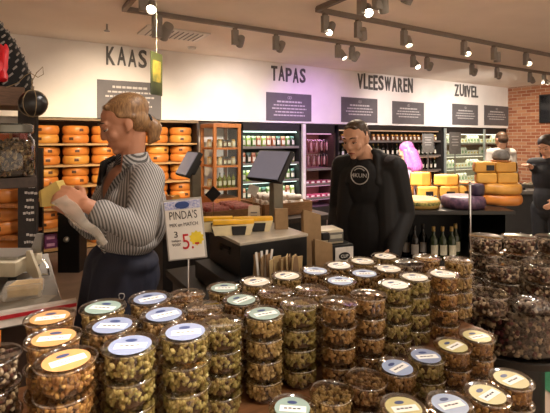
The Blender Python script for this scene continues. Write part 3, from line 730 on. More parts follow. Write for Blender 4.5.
# produce island behind the checkout
t = thing('island_counter', 'produce island behind the checkout', 'counter', (0, 0, 0))
MB().b2(.80, 2.25, 2.78, 3.50, .93, .97, .004).build('countertop', wood_d, t); MB().b2(.84, 2.21, 2.82, 3.46, 0, .93).build('cabinet', dark, t)
m1 = P(186.5, 163, 3.02)
monitor('smaller touch screen seen edge on, between the woman and the wooden cabinet', m1, R*.125-F*.22, R*.085+Z*.165+F*.039, .25, .19, 0, .971)
def on_island(px, py, z=.97):
    q = PZ(px, py, z); q.z = z; return q
salm = mat('salami_pink', '#a8615a', .5, var=.3, scale=60); salw = mat('salami_white', '#d3c8ba', .6, var=.15, scale=40)
def make_salami(m, l):
    t = thing('salami', 'x', 'sausage'); MB().tube([(-l, 0, .022), (-l*.9, 0, .022), (0, .006, .023), (l*.9, 0, .022), (l, 0, .022)], [.008, .022, .023, .022, .008], 12).build('casing', m, t, smooth=True)
    MB().tube([(l, 0, .022), (l+.02, .004, .015)], .003, 5).build('knot', white_p, t); return proto(t)
s1, s2 = make_salami(salm, .085), make_salami(salw, .07)
crate = mat('crate_wood', '#8a6238', .6, var=.2, stretch=(2, 12, 12))
def make_crate(label, x, y, w, d, h):
    t = thing('produce_crate', label, 'crate', (x, y, .971)); MB().b2(-w/2, w/2, -d/2, d/2, 0, .015).build('base', crate, t)
    for s in (-1, 1):
        MB().b2(-w/2, w/2, s*d/2-.006, s*d/2+.006, .016, h).build('side', crate, t); MB().b2(s*w/2-.006, s*w/2+.006, -d/2+.007, d/2-.007, .016, h).build('end', crate, t)
    return t
make_crate('wooden crate of pink salami on the produce island', 1.40, 3.08, .46, .38, .09)
make_crate('wooden crate of pale sausages on the produce island', 1.90, 3.12, .46, .40, .10)
for l in range(2):
    for j in range(4):
        for k in range(2):
            first_or_dup(ST, s1, (1.288+k*.20+(.012 if l else 0), 2.95+j*.085, .99+l*.045+.001), rotz=random.uniform(-.12, .12), label='pink salami lying %s in the left crate on the island' % ('on top' if l else 'below'), group='salami in the left crate, %s layer' % ('top' if l else 'bottom'))
for l in range(3):
    for j in range(4):
        for k in range(2):
            first_or_dup(ST, s2, (1.81+k*.18+(.02 if l % 2 else 0), 2.98+j*.088, .99+l*.045+.001), rotz=random.uniform(-.12, .12), label='pale floury sausage lying in the right crate on the island, %s layer' % ('bottom', 'middle', 'top')[l], group='pale sausages, %s layer' % ('bottom', 'middle', 'top')[l])
for i, (x, y, s, col) in enumerate(((.89, 2.87, .05, 'yellow'), (1.07, 3.34, .055, 'yellow'), (.90, 3.36, .05, 'yellow'))):
    t = thing('cheese_wedge', 'yellow cheese wedge on the produce island, %s' % ['front one at the left', 'rear right one', 'rear left one'][i], 'cheese', (x, y, .9705), .5*i)
    MB().prism([(-s, -s, 0), (s, -s*.5, 0), (0, s, 0)], (0, 0, .15+.02*i)).build('cheese', ch_y, t); MB().prism([(-s-.004, -s-.002, 0), (-s, -s-.002, 0), (0, s+.004, 0), (-.005, s+.006, 0)], (0, 0, .15+.02*i)).build('rind', wax, t)
for i, (px, py, d, rz, m, nm) in enumerate(((213, 194, 3.0, .75, black, 'black'), (253, 190, 3.17, .35, paper, 'white'))):
    p = P(px, py, d); h = .085 if m is black else .07
    t = thing('price_card', '%s tilted price card standing on the produce island' % nm, 'price card', (p.x, p.y, .971), RC)
    MB().box((0, 0, p.z-.971), (.075, .004, h), Matrix.Rotation(rz, 3, 'Y')).build('card', m, t); MB().cyl((0, .006, .0), (0, .006, p.z-.971), .003, n=6).build('pin', chrome, t); MB().box((0, .006, .003), (.022, .022, .006)).build('foot', chrome, t)
p = P(254, 213, 2.36); p.z = zt
t = thing('snack_pouch', 'small white pouch with faint print at the back of the till case', 'pouch', (p.x, p.y, zt), RC)
p_ = MB().prism([(-.035, -.012, 0), (.035, -.012, 0), (.03, .0, .10), (-.03, .0, .10)], (0, .018, 0)); p_.build('pouch', mat('pouch_cream', '#c4b49a', .5), t)
q = MB(); [q.box((0, -.0105+.008*(.3+.2*i)*.5, .03+.018*i), (.036, .004, .007)) for i in range(3)]; q.build('print', mat('pouch_print', '#77706a', .6), t)
# kraft paper sleeves and paper bags
def kraft_bag(label, px, py0, py1, d, wpx, base_z, lean=0.0, turn=0.0, slant=0):
    p = P(px, py1, d); w = wpx/FPX*d; h = EYE+(CY-py0)/FPX*d-base_z
    t = thing('paper_bag', label, 'paper bag', (p.x, p.y, base_z), RC+turn)
    y = h*lean
    MB().prism([(-w/2, 0, 0), (w/2, 0, 0), (w/2, y, h-slant), (-w/2, y, h)], (0, .018, 0)).build('front', kraft, t)
    MB().prism([(-w/2, .019, 0), (w/2, .019, 0), (w/2, y+.022, h-.012-slant), (-w/2, y+.022, h-.012)], (0, .012, 0)).build('back', mat('kraft_dark', '#7d6142', .8), t)
    return t
kraft_bag('small flat kraft paper bag standing on the back of the till case', 282, 209, 227, 2.22, 13, zt, .1, .2)
kraft_bag('tall kraft paper bag standing right of the till case', 314, 210, 243, 2.16, 19, .861, .06, .35, .03)
kraft_bag('short kraft paper bag in front, left of the label printer', 325, 239, 264, 2.02, 20, .861, .05, .4, .03)
p = P(276, 262, 1.93)
t = thing('bag_holder', 'black holder packed with small kraft bags and white straws', 'holder', (X(277, 1.60)+0, 1.575, .861), -.35)
MB().b2(-.11, .11, .0, .006, 0, .10).b2(-.11, .11, .07, .076, 0, .10).b2(-.11, -.104, .0, .076, 0, .10).b2(.104, .11, .0, .076, 0, .10).b2(-.11, .11, 0, .076, 0, .006).build('box', black, t)
rn = random.Random(9)
for k in range(24):
    x = -.095+.19*((k*7) % 24)/24; y = .014+.05*rn.random(); h = .185+.03*rn.random()
    MB().box((x, y, .007+h/2), (.042, .004, h), Euler((rn.uniform(-.05, .05), rn.uniform(-.14, .14), rn.uniform(.3, 1.2))).to_matrix()).build('small_bag', [kraft, mat('kraft_dark', '#7d6142'), mat('kraft_pale', '#b59a6c', .7)][k % 3], t)
for k in range(4):
    MB().box((-.09+.016*k, .02+.01*k, .12), (.010, .003, .235), Euler((.03, -.12+.09*k, .3)).to_matrix()).build('white_stick', paper, t)
# label printer on a box
p = P(341, 263, 2.30); p.z = .861
t = thing('cup_carton', 'carton with white front and an oval black logo', 'carton', p, RC+.35)
ch = EYE+(CY-245)/FPX*2.3-.861
MB().b2(-.075, .075, 0, .16, 0, ch, .002).build('carton', black, t); MB().b2(-.035, .073, -.003, -.0005, .02, ch-.012).build('front_label', paper, t)
MB().lathe([(.032, 0), (.034, .0015), (0, .0015)], (.018, -.004, ch*.62), 24, Matrix.Rotation(PI/2, 3, 'X') @ Matrix.Diagonal((1, .62, 1))).build('logo', black, t)
q = MB(); text_mb(q, 'CUP', .017, (-.004, -.0068, ch*.62-.008), Vector((1, 0, 0)), Z, .0006, .045); q.build('logo_letters', paper, t)
p = P(333, 246, 2.32); p.z = .861+ch+.001
t = thing('label_printer', 'cream label printer with grey front on top of the logo carton', 'printer', p, RC+.35)
MB().b2(-.085, .065, .0, .13, 0, .075, .008).build('housing', cream, t, smooth=True); MB().b2(-.03, .06, -.006, .001, .012, .062, .003).build('front_panel', mat('printer_grey', '#6a675f', .4), t); MB().b2(-.02, .05, -.009, -.0062, .03, .05).build('display', mat('display_pale', '#b9b6a4', .3), t)
MB().b2(-.08, -.035, -.03, -.001, .03, .07, .006).build('roll_holder', mat('screen_case', '#121214'), t)
# PINDA'S sign on its stand
sp = P(185, 229, 1.56)
sgn = thing('price_sign', "white price sign reading PINDA'S with a red 5 on a thin stand", 'sign', (sp.x, sp.y, .8155), RC)
Bz = sp.z-.8155; wS, hS = .129, .209; RT = Matrix.Rotation(-.10, 3, 'Y')
def S_(x, z, y=0): return RT @ Vector((x, y, z))+Vector((0, 0, Bz))
ex = RT @ Vector((1, 0, 0)); ez = RT @ Vector((0, 0, 1))
MB().box(S_(0, 0), (wS+.012, .008, hS+.012), RT, .003).build('frame', mat('frame_grey', '#a19e98', .35, metal=.3), sgn)
MB().box(S_(0, 0, -.0048), (wS, .003, hS), RT).build('card', mat('sign_white', '#dedad2', .6, var=.03), sgn)
MB().box(S_(0, hS*.425, -.0068), (wS, .002, hS*.14), RT).build('header', mat('sign_blue', '#8b93c4', .6, col2='#d0d0dc', scale=160), sgn)
MB().lathe([(.026, 0), (.026, .003), (0, .003)], S_(0, hS*.425, -.0075), 20, RT @ Matrix.Rotation(PI/2, 3, 'X') @ Matrix.Diagonal((1, .5, 1))).build('brand_oval', mat('oval_blue', '#27407c', .5), sgn)
inkd = mat('ink_dark', '#3a3634', .7); inkr = mat('ink_red', '#b3141c', .5)
def s_text(nm, s, m, x, z, h, w): q = MB(); text_mb(q, s, h, S_(x, z, -.0068), ex, ez, .0006, w); return q.build(nm, m, sgn)
s_text('title', "PINDA'S", inkd, -.050, .038, .030, .100)
s_text('subtitle', 'MIX en MATCH', inkd, -.052, .012, .013, .102)
s_text('count', '3', inkd, -.040, -.027, .022, .013)
for i, s in enumerate(('bakjes', 'voor')): s_text('small_print', s, inkd, -.050, -.044-.014*i, .010, .032)
s_text('price', '5.-', inkr, -.012, -.072, .055, .060)
st = MB(); pts = []
for k in range(20):
    a = PI*k/10; r = .028 if k % 2 else .022
    pts.append(S_(.040+r*math.cos(a), -.035+r*math.sin(a), -.0065))
st.prism(pts, ex.cross(ez)*.0008); st.build('star', mat('star_yellow', '#d9c02c', .5), sgn)
MB().cyl((.012, .008, .012), (.012, .008, Bz), .0035, n=8).build('pole', chrome, sgn); MB().lathe([(.036, 0), (.036, .012)], (.012, .008, 0), 20).build('base', black, sgn)

# ------------------------------------------------------------------ cheese table on the right
TD = 3.7; o = P(455, 140, TD); o.z = 0
t = thing('cheese_table', 'black display table loaded with cheese, bottles standing on its lower shelf', 'table', o, RC)
MB().b2(-.85, .52, 0, 1.0, .935, .97, .004).build('tabletop', mat('table_black', '#1a1613', .4), t)
MB().b2(-.83, .50, .03, .97, .485, .515).build('lower_shelf', dark, t); MB().b2(-.83, .50, .94, .97, .516, .934).build('back_panel', black, t)
for x in (-.83, .44): MB().b2(x, x+.06, .05, .93, 0, .484).build('plinth', black, t)
for x in (-.83, .46): MB().b2(x, x+.04, .05, .93, .516, .934).build('side_panel', black, t)
fr = Matrix.Rotation(RC, 4, 'Z')
def T(px, d, z): p = P(px, 140, d); p.z = z-(.03 if z > .9 else 0); return p
def big_wheel(name, label, px, d, z, r, h, m, band=None, n=44):
    t = thing(name, label, 'cheese', T(px, d, z), RC)
    MB().lathe(wheel_profile(r, h), n=n, cap=False).build('body', m, t, smooth=60)
    if band: MB().lathe([(r+.0005, h*.38), (r+.002, h*.42), (r+.002, h*.70), (r+.0005, h*.74)], n=30, a0=-PI/2-1.1, a1=-PI/2+1.1).build('label_band', band, t, smooth=True)
    return t
prp = mat('purple_rind', '#2f2038', .45, col2='#6a4c5e', scale=26)
big_wheel('round_cheese', 'flat cheese wheel with a mottled purple rind at the front of the cheese table', 463, 3.905, 1.001, .19, .105, prp)
big_wheel('round_cheese', 'flat yellow cheese wheel with a dark green lettered band, left of the purple wheel', 418, 3.92, 1.001, .19, .085, mat('pale_rind', '#bd9850', .5), mat('green_band', '#27381c', .5, col2='#b3a552', scale=60))
cf = mat('cut_face', '#c8963f', .5, var=.12, scale=7); cf2 = mat('cut_face_deep', '#b98434', .5, var=.15, scale=7); rind = mat('dark_rind', '#8f5a1e', .5, var=.15)
px0, d0 = 500, 4.12
big_wheel('round_cheese', 'orange cheese wheel at the bottom of the right hand stack', px0, d0, 1.001, .19, .10, wax)
big_wheel('round_cheese', 'orange cheese wheel second from the bottom in the right hand stack', px0-1, d0, 1.102, .195, .10, wax_y)
def cut_piece(label, px, d, z, r, h, a0, a1, turn=0, card=False, m=None, off=(0, 0)):
    p = T(px, d, z); p.x += off[0]; p.y += off[1]
    t = thing('cut_cheese', label, 'cheese', p, RC+turn)
    q = MB(); n = 14; pts = [Vector((0, 0, 0))]+[Vector((r*math.cos(a0+(a1-a0)*i/n), r*math.sin(a0+(a1-a0)*i/n), 0)) for i in range(n+1)]
    q.prism(pts, (0, 0, h)); ob = q.build('cheese', m or cf, t)
    md = ob.modifiers.new('b', 'BEVEL'); md.width = min(.02, h*.2); md.segments = 3
    q = MB(); q.lathe([(r*.97, -.0002), (r+.003, h*.1), (r+.006, h*.5), (r+.003, h*.9), (r*.97, h+.001)], n=14, a0=a0, a1=a1); q.build('rind', rind, t, smooth=True)
    if card: MB().box((r*.05, -.012 if a0 >= 0 else -r-.012, h*.45), (.08, .004, .055), None, .002).build('price_card', black, t)
    return t
for i, z in enumerate((1.2035, 1.305)):
    nm = ('lower', 'upper')[i]; r = .192
    cut_piece('half wheel of yellow cheese with its cut face to the front, %s left in the right hand stack' % nm, px0-1.0, d0-.06, z, r*.98, .10, PI/2+.02, PI, 0, bool(i), (cf, cf2)[i], (-.002, 0)) if 0 else None
    for s, sd in ((-1, 'left'), (1, 'right')):
        p = T(px0-(4 if i else 2), d0-.10, z); c = p+fr @ Vector((s*.004, 0, 0))
        t = thing('cut_cheese', 'quarter of yellow cheese, cut face forward, %s %s in the right hand stack' % (nm, sd), 'cheese', c, RC)
        a0, a1 = (0.0, PI/2) if s > 0 else (PI/2, PI); q = MB(); n = 12
        pts = [Vector((0, 0, 0))]+[Vector((r*math.cos(a0+(a1-a0)*k/n), r*math.sin(a0+(a1-a0)*k/n), 0)) for k in range(n+1)]
        q.prism(pts, (0, 0, .0995)); ob = q.build('cheese', cf if (i+s) % 2 else mat('cut_face_mid', '#c08a36', .5, var=.12, scale=7), t)
        md = ob.modifiers.new('b', 'BEVEL'); md.width = .016; md.segments = 3
        MB().lathe([(r*.98, .006), (r+.004, .02), (r+.006, .05), (r+.004, .08), (r*.98, .094)], n=12, a0=a0, a1=a1).build('rind', rind, t, smooth=True)
        if i and s < 0: MB().box((-.05, -.004, .045), (.075, .004, .05), None, .002).build('price_card', black, t)
zt_ = 1.405
t = thing('wooden_board', 'small round wooden board on top of the right hand cheese stack', 'board', T(501, d0-.02, zt_), RC); MB().lathe([(.085, 0), (.09, .004), (.09, .012), (.085, .015)], n=28).build('board', wood_o, t, smooth=True)
t = thing('round_cheese', 'grey domed cheese on the wooden board on top of the stack', 'cheese', T(501, d0-.02, zt_+.0155), RC); MB().lathe([(0, 0), (.062, 0), (.078, .02), (.077, .05), (.06, .085), (.03, .10), (0, .104)], n=28, cap=False).build('body', mat('grey_rind', '#6f6a64', .7, var=.25, scale=30), t, smooth=60)
t = thing('cut_cheese', 'small dark purple cut cheese resting on the purple wheel', 'cheese', T(477, 3.92, 1.1075), RC); MB().lathe(wheel_profile(.065, .10), n=24, cap=False).build('body', mat('plum_rind', '#2e2233', .4, var=.3), t, smooth=60)
MB().lathe([(.0, .1002), (.05, .1004), (.05, .103), (0, .103)], n=20).build('top_label', mat('plum_label', '#54435c', .5), t)
# cut pieces on the left part of the table
cut_piece('round orange cheese piece beside the man, at the left of the cheese table', 405.5, 4.46, 1.001, .08, .13, 0, 2*PI*.97, 0, False, wax_y)
cut_piece('cut yellow cheese with a black card, second from the left in the front row', 428.5, 4.36, 1.001, .112, .135, .1, PI-.1, .1, True)
cut_piece('cut yellow cheese with a black card, middle of the front row', 450, 4.36, 1.001, .10, .135, .25, PI-.25, -.15, True, cf2)
cut_piece('cut yellow cheese wedge right of the middle, front row', 467, 4.38, 1.001, .068, .14, .5, PI-.5, .2, True)
cut_piece('yellow cheese block on the second tier, left of the pink haired woman side', 403, 4.40, 1.133, .058, .115, .3, PI-.2, .1, False, cf2)
cut_piece('pale yellow cheese block on the second tier with its cut face forward', 422, 4.39, 1.1385, .115, .14, .25, PI-.2, .12, False)
cut_piece('broad yellow cheese block on the second tier, right of the pale one', 447, 4.40, 1.1385, .128, .115, .15, PI-.25, -.05, False)
t = thing('wooden_board', 'thin round wooden board behind the cheese stack with cut cheese below', 'board', T(469, 4.45, 1.16), RC); MB().lathe([(.11, 0), (.115, .004), (.115, .014), (.11, .018)], n=28).build('board', wood_o, t, smooth=True)
cone = mat('grape_dark', '#2b2428', .4, var=.3)
for i, (px, d) in enumerate(((420, 4.24), (432, 4.23), (445, 4.22), (458, 4.23))):
    t = thing('decor_bunch', 'small dark sprig between the green banded wheel and the cut cheeses, %s of four' % ORD[i], 'decoration', T(px, d, 1.001), RC); rn = random.Random(i); q = MB()
    for k in range(14): q.ico((rn.uniform(-.05, .05), rn.uniform(-.02, .015), .012+rn.uniform(0, .055)*(1-.3*rn.random())), rn.uniform(.012, .018), None, 1)
    q.build('berries', cone, t, smooth=True)
# bottles on the lower shelf
wine_r = make_bottle(.30, .038, mat('wine_dark', '#0f0d0c', .12), mat('foil_black', '#17120f', .4), mat('label_grey', '#8e877e', .7))
wine_w = make_bottle(.295, .038, mat('wine_green', '#27301a', .10, var=.2), mat('foil_yellow', '#a98a4a', .4), mat('label_straw', '#b9b29a', .7))
for i, px in enumerate((397.5, 406, 414.5, 423)):
    first_or_dup(ST, wine_r, T(px, 3.84+.08*(i % 2), .516), rotz=RC-.1, label='dark wine bottle with a grey label under the cheese table, %s from the left' % ORD[i].replace('leftmost', 'first'), group='dark wine bottles under the cheese table')
for i, px in enumerate((433.5, 442.5, 451.5, 455.5)):
    first_or_dup(ST, wine_w, T(px, 3.82 if i < 3 else 3.95, .516), rotz=RC+.1, label='green wine bottle with pale foil under the cheese table, %s' % ('next to the dark bottles', 'second of the green ones', 'third of the green ones', 'standing behind the third green one')[i], group='white wine bottles under the cheese table')
t = thing('sauce_bottle', 'small orange sauce bottle beside the dark wine bottles', 'bottle', T(388.5, 3.80, .516), RC); MB().lathe([(.035, 0), (.036, .01), (.030, .09), (.012, .15), (.011, .17)], n=16).build('bottle_body', mat('sauce_orange', '#b4561e', .3), t, smooth=True); MB().lathe([(.013, .171), (.013, .20)], n=12).build('cap', mat('cap_red', '#8a1d14', .4), t)
# chrome pole beside the table
t = thing('barrier_pole', 'thin steel pole in front of the cheese table', 'pole', T(470, 2.75, 0), RC); MB().cyl((0, 0, .015), (0, 0, 1.30), .0075, n=12).build('pole', chrome, t); MB().lathe([(.09, 0), (.09, .008), (.02, .016)], n=24).build('foot', steel, t, smooth=True); MB().sph((0, 0, 1.303), .011).build('cap', chrome, t)
# serving counter at the right
o = P(535, 140, 5.1); o.z = 0
t = thing('serving_counter', 'dark serving counter in front of the brick wall', 'counter', o, RC)
MB().b2(-.42, 1.6, 0, .75, .935, .975, .004).build('countertop', mat('stone_top', '#5d554c', .35), t); MB().b2(-.39, 1.57, .03, .72, 0, .935).build('cabinet', dark, t)
for i, (px, d, m) in enumerate(((528, 5.45, steel), (550, 5.40, steel))):
    t = thing('serving_dish', 'oval steel dish with food on the serving counter, %s' % ('left one', 'right one at the photo edge')[i], 'dish', T(px, d, 1.007), RC+.1); MB().lathe([(.06, 0), (.085, .02), (.115, .045), (.112, .047), (.08, .024), (0, .012)], n=28, rot=Matrix.Diagonal((1.1, .7, 1))).build('dish', m, t, smooth=True)
    rn = random.Random(i); q = MB(); [q.ico((rn.uniform(-.05, .05), rn.uniform(-.025, .025), .035+rn.uniform(0, .02)), (.025, .02, .015), Euler((rn.random(), rn.random(), rn.random()*6)).to_matrix(), 1) for k in range(12)]
    tag(q.build('food', mat('food_pale', '#a4977c', .6, var=.3, scale=40), t, smooth=True), None, None, kind='stuff')
t = thing('serving_tray', 'long black tray on the serving counter behind the cheese stack', 'tray', T(513, 5.32, 1.007), RC); MB().b2(-.085, .085, -.12, .12, 0, .03, .008).build('tray', black, t); MB().b2(-.07, .07, -.08, .08, .031, .08, .02).build('cover', mat('cover_dark', '#26211d', .25), t, smooth=True)

# ------------------------------------------------------------------ tubs of nuts
tubp = clear('tub_plastic', '#fbf6ec', .035, .50, .07); rimp = clear('rim_plastic', '#e9e2d6', .20, .70, .10)
PAL = {'spiced': ['#8f6638', '#a67d48', '#7d5630', '#b99458', '#976d3f'],
       'cashew': ['#b39a68', '#c4ad7c', '#a08858', '#ae965f', '#8f784c'],
       'green': ['#93874f', '#a69a5e', '#b5a670', '#81763f', '#9c8a55'],
       'mixed': ['#8a6440', '#b3956a', '#97754c', '#6c4c30', '#bfa67a', '#8a683e'],
       'almond': ['#977244', '#a88555', '#86633a', '#b39565'],
       'choc': ['#33221d', '#4a3830', '#65503f', '#ab9b86', '#231614', '#93836f', '#5a3532', '#cfc3b0']}
NAMES = {'spiced': 'spiced nuts', 'cashew': 'pale cashews', 'green': 'greenish peanuts', 'mixed': 'mixed nuts', 'almond': 'brown almonds', 'choc': 'chocolate nuts'}
H0, RR = .062, .0585
def nuts_mesh(kind, seed, r, z1, size, n, shape=(1, .68, .6)):
    rn = random.Random(seed); q = MB()
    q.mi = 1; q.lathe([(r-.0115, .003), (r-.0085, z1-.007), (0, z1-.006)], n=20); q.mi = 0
    for i in range(n):
        top = i < n*.28
        if top: rad = (r-.006)*math.sqrt(rn.random()); z = z1-.002+rn.uniform(-.002, .003)
        else: zb = .002+size*1.0; z = zb+(z1-zb-.002)*((i*.618) % 1); rad = r-.0025+.0045*z/.055-size*.62-.0015*rn.random()
        a = rn.uniform(0, 2*PI)
        s = size*rn.uniform(.8, 1.15)
        q.ico((rad*math.cos(a), rad*math.sin(a), z), (s*shape[0], s*shape[1], s*shape[2]), Euler((rn.uniform(0, 6), rn.uniform(0, 6), rn.uniform(0, 6))).to_matrix(), 1)
    return q
def make_tub(kind, lid, seed, size=.0089, n=265, full=.049):
    t = thing('nut_tub', 'x', 'tub')
    MB().lathe([(0, .001), (.052, .001), (.054, .003), (.0588, .053), (.0608, .055)], n=40, cap=False).build('bowl', tubp, t, smooth=True)
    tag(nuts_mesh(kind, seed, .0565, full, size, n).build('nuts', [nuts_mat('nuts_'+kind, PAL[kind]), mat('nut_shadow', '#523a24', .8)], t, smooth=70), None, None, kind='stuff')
    rim = MB().lathe([(.0610, .0548), (.0648, .0553), (.0656, .0575), (.0645, .0606), (.0630, .0613), (.0618, .0590), (.0605, .0580), (.0, .0580)], n=40, cap=False)
    l = rim.build('lid', rimp if lid else rimp, t, smooth=60)
    if lid:
        colm = mat('label_'+lid, {'orange': '#c8945c', 'blue': '#8a93ac', 'sky': '#96a5c0', 'mint': '#93a69b', 'cream': '#bdb698', 'white': '#bcbac8', 'yellow': '#c0b478'}[lid], .45, var=.03)
        a = .35+.25*((seed*7) % 5-2)/2; c_, s_ = math.cos(a), math.sin(a)
        RZ = Matrix.Rotation(a, 3, 'Z')
        dsk = MB().lathe([(.0485, .0582), (.0485, .0587), (0, .0587)], n=36).build('label', colm, l)
        m = MB(); m.box(RZ @ Vector((.002, -.006, .0601)), (.064, .019, .0006), RZ); m.build('name_strip', mat('strip_white', '#efece4', .5, var=.02), l) if 0 else m.b.free()
        o2 = MB(); o2.mi = 0; o2.box(RZ @ Vector((.002, -.006, .0590)), (.072, .026, .0006), RZ)
        o2.mi = 1; o2.lathe([(.014, 0), (.014, .0006), (0, .0006)], RZ @ Vector((-.002, .022, .0587)), 16, RZ @ Matrix.Diagonal((1, .5, 1)))
        o2.mi = 2
        if lid == 'orange': text_mb(o2, 'Tex Mex', .011, RZ @ Vector((-.021, -.0115, .0592)), RZ @ Vector((1, 0, 0)), RZ @ Vector((0, 1, 0)), .0003, .046)
        for k in range(0 if lid == 'orange' else 4): o2.box(RZ @ Vector((-.018+.012*k, -.006+.001*(k % 2), .0594)), (.009, .005, .0004), RZ)
        o2.build('print', [mat('strip_white', '#efece4', .5, var=.02), mat('brand_blue', '#33406e', .5), mat('ink_dark', '#3a3634')], l)
    t.scale = (.955, .955, 1)
    return proto(t)
LIDN = {'orange': 'orange label', 'blue': 'grey blue label', 'sky': 'light blue label', 'mint': 'mint label', 'cream': 'cream label', 'white': 'whitish label', 'yellow': 'yellow label', None: 'clear lid'}
TUBS = {}
def tub(kind, lid):
    k = (kind, lid)
    if k not in TUBS: TUBS[k] = make_tub(kind, lid, len(TUBS)+3)
    return TUBS[k]
TU = .815                                       # upper board of the nut stand
TL = .655                                       # lower board
TLL = .600
WORDU = ['bottom one', 'second up', 'third up', 'fourth up', 'fifth up']
WORDL = ['bottom', 'second from the bottom', 'third from the bottom', 'fourth from the bottom', 'fifth from the bottom']
def relax(pts, gap, ok, n=120):              # nudges neighbouring stacks apart until none touch
    for _ in range(n):
        for i in range(len(pts)):
            for j in range(i):
                a, b = pts[i], pts[j]; dx, dy = a[0]-b[0], a[1]-b[1]; L = math.hypot(dx, dy) or 1e-6
                if L < gap:
                    k = (gap-L)/2/L*1.02; a[0] += dx*k; a[1] += dy*k*.6; b[0] -= dx*k; b[1] -= dy*k*.6
        for p in pts: ok(p)
SPECS = []
def stack(px, Y, n, kind, lid, where, base, X_=None): SPECS.append(([atY(px, Y)[0] if X_ is None else X_, Y], n, kind, lid, where, base))
def place_stacks():
    def front(p): p[1] = max(p[1], .99 if p[0] < .38 else 1.070)
    def low(p): p[1] = min(p[1], .936)
    for base, ok in ((TU, front), (LB, low)):
        sel = [q for q in SPECS if q[5] == base]; relax([q[0] for q in sel], .1285, ok)
        for (x, y), n, kind, lid, where, _ in sel:
            for l in range(n):
                top = l == n-1; root = tub(kind, lid if top else None)
                lab = ('top tub of %s, %s, %s' % (NAMES[kind], LIDN[lid], where)) if top else '%s tub, %s, %s' % (NAMES[kind], WORDU[l], where)
                first_or_dup(ST, root, (x+random.uniform(-.001, .001), y+random.uniform(-.001, .001), base+l*H0), rotz=random.uniform(-.35, .35)+RC, label=lab, group='tubs of nuts on the stand')
LB = .699
t = thing('nut_stand', 'stepped wooden display stand carrying the stacks of nut tubs', 'stand', (0, 0, 0))
bw = mat('stand_wood', '#6b4526', .5, var=.25, scale=5, stretch=(1.5, 14, 14))
MB().b2(-.15, .43, .915, 1.545, TU-.03, TU).b2(.43, 1.62, 1.005, 1.545, TU-.03, TU).build('upper_board', bw, t)
MB().b2(.48, 1.31, .62, .86, LB-.03, LB).b2(.48, 1.49, .86, 1.003, LB-.03, LB).build('lower_board', bw, t)
MB().b2(.48, 1.31, .60, .619, LB-.10, LB+.025).build('front_lip', bw, t)
MB().b2(-.15, .43, .895, .914, TU-.08, TU+.01).build('front_lip', bw, t)
MB().b2(-.12, 1.58, 1.03, 1.50, 0, TU-.031).build('cabinet', wood_d, t); MB().b2(.52, 1.28, .66, 1.029, 0, LB-.031).build('lower_cabinet', wood_d, t)
MB().b2(-.12, .40, .95, 1.029, 0, TU-.031).build('end_cabinet', wood_d, t)
for a in [  # pixel column, row depth, tubs high, contents, lid label, place
    (73, .985, 5, 'spiced', 'orange', 'nearest orange labelled stack', .11),
    (61, 1.118, 5, 'spiced', 'orange', 'middle orange labelled stack', .09),
    (56, 1.251, 5, 'spiced', 'orange', 'rearmost orange labelled stack', .09),
    (127, .985, 5, 'green', 'blue', 'stack right of the nearest orange one', None),
    (111, 1.118, 5, 'mixed', 'blue', 'stack right of the middle orange one', None),
    (102, 1.251, 5, 'cashew', 'mint', 'stack right of the rearmost orange one', None),
    (182, .985, 5, 'green', 'blue', 'front stack, second right from the orange', None),
    (159, 1.118, 5, 'mixed', 'blue', 'middle stack, second right from the orange', None),
    (148, 1.251, 5, 'mixed', 'blue', 'rear stack, second right from the orange', None),
    (3, 1.09, 5, 'choc', None, 'stack cut off by the left photo edge', -.04),
    (222, 1.12, 4, 'green', None, 'front clear stack below the price sign', None),
    (204, 1.253, 4, 'mixed', None, 'clear stack, second behind the price sign pole', None),
    (187, 1.386, 4, 'mixed', None, 'rear stack at the price sign pole', None),
    (267, 1.12, 4, 'cashew', 'mint', 'front stack with the mint label', None),
    (243, 1.253, 4, 'mixed', 'mint', 'middle row stack with the mint label', None),
    (227, 1.386, 4, 'cashew', 'mint', 'rear stack below the cash drawer', None),
    (301, 1.12, 4, 'green', None, 'front stack right of the mint labels', None),
    (275, 1.253, 4, 'almond', None, 'stack behind the front mint label', None),
    (254, 1.386, 4, 'cashew', 'cream', 'rear stack left of the bag holder front', None),
    (287, 1.386, 4, 'cashew', 'cream', 'rear stack right before the bag holder', None),
    (336, 1.07, 4, 'almond', None, 'left of two middle clear front stacks', None),
    (368, 1.07, 4, 'almond', None, 'right of two middle clear front stacks', None),
    (310, 1.21, 4, 'mixed', None, 'clear stack behind the middle front ones', None),
    (318, 1.38, 4, 'mixed', 'sky', 'rear stack before the kraft bag', None),
    (340, 1.235, 4, 'almond', 'sky', 'left of two sky blue second row stacks', None),
    (338, 1.386, 4, 'mixed', 'white', 'rear stack before the label printer', None),
    (365, 1.253, 4, 'mixed', 'sky', 'right of two sky blue second row stacks', None),
    (361, 1.386, 4, 'cashew', 'cream', 'rear stack left before the man', None),
    (386, 1.386, 4, 'cashew', 'cream', 'rear stack right before the man', None),
    (395, 1.10, 4, 'green', 'white', 'front stack with the whitest label', None),
    (389, 1.245, 4, 'almond', 'cream', 'stack behind the whitest label', None),
    (414, 1.125, 4, 'green', 'cream', 'front row, second from right end', None),
    (408, 1.265, 4, 'choc', None, 'rear stack near the wine bottles', None),
    (443, 1.09, 4, 'spiced', 'cream', 'front row, last at right end', None),
    (430, 1.27, 4, 'mixed', None, 'rear stack below the green bottles', None),
    (455, 1.19, 4, 'cashew', None, 'rear stack beside the steel pole', None)]:
    stack(a[0], a[1], a[2], a[3], a[4], a[5], TU, a[6])
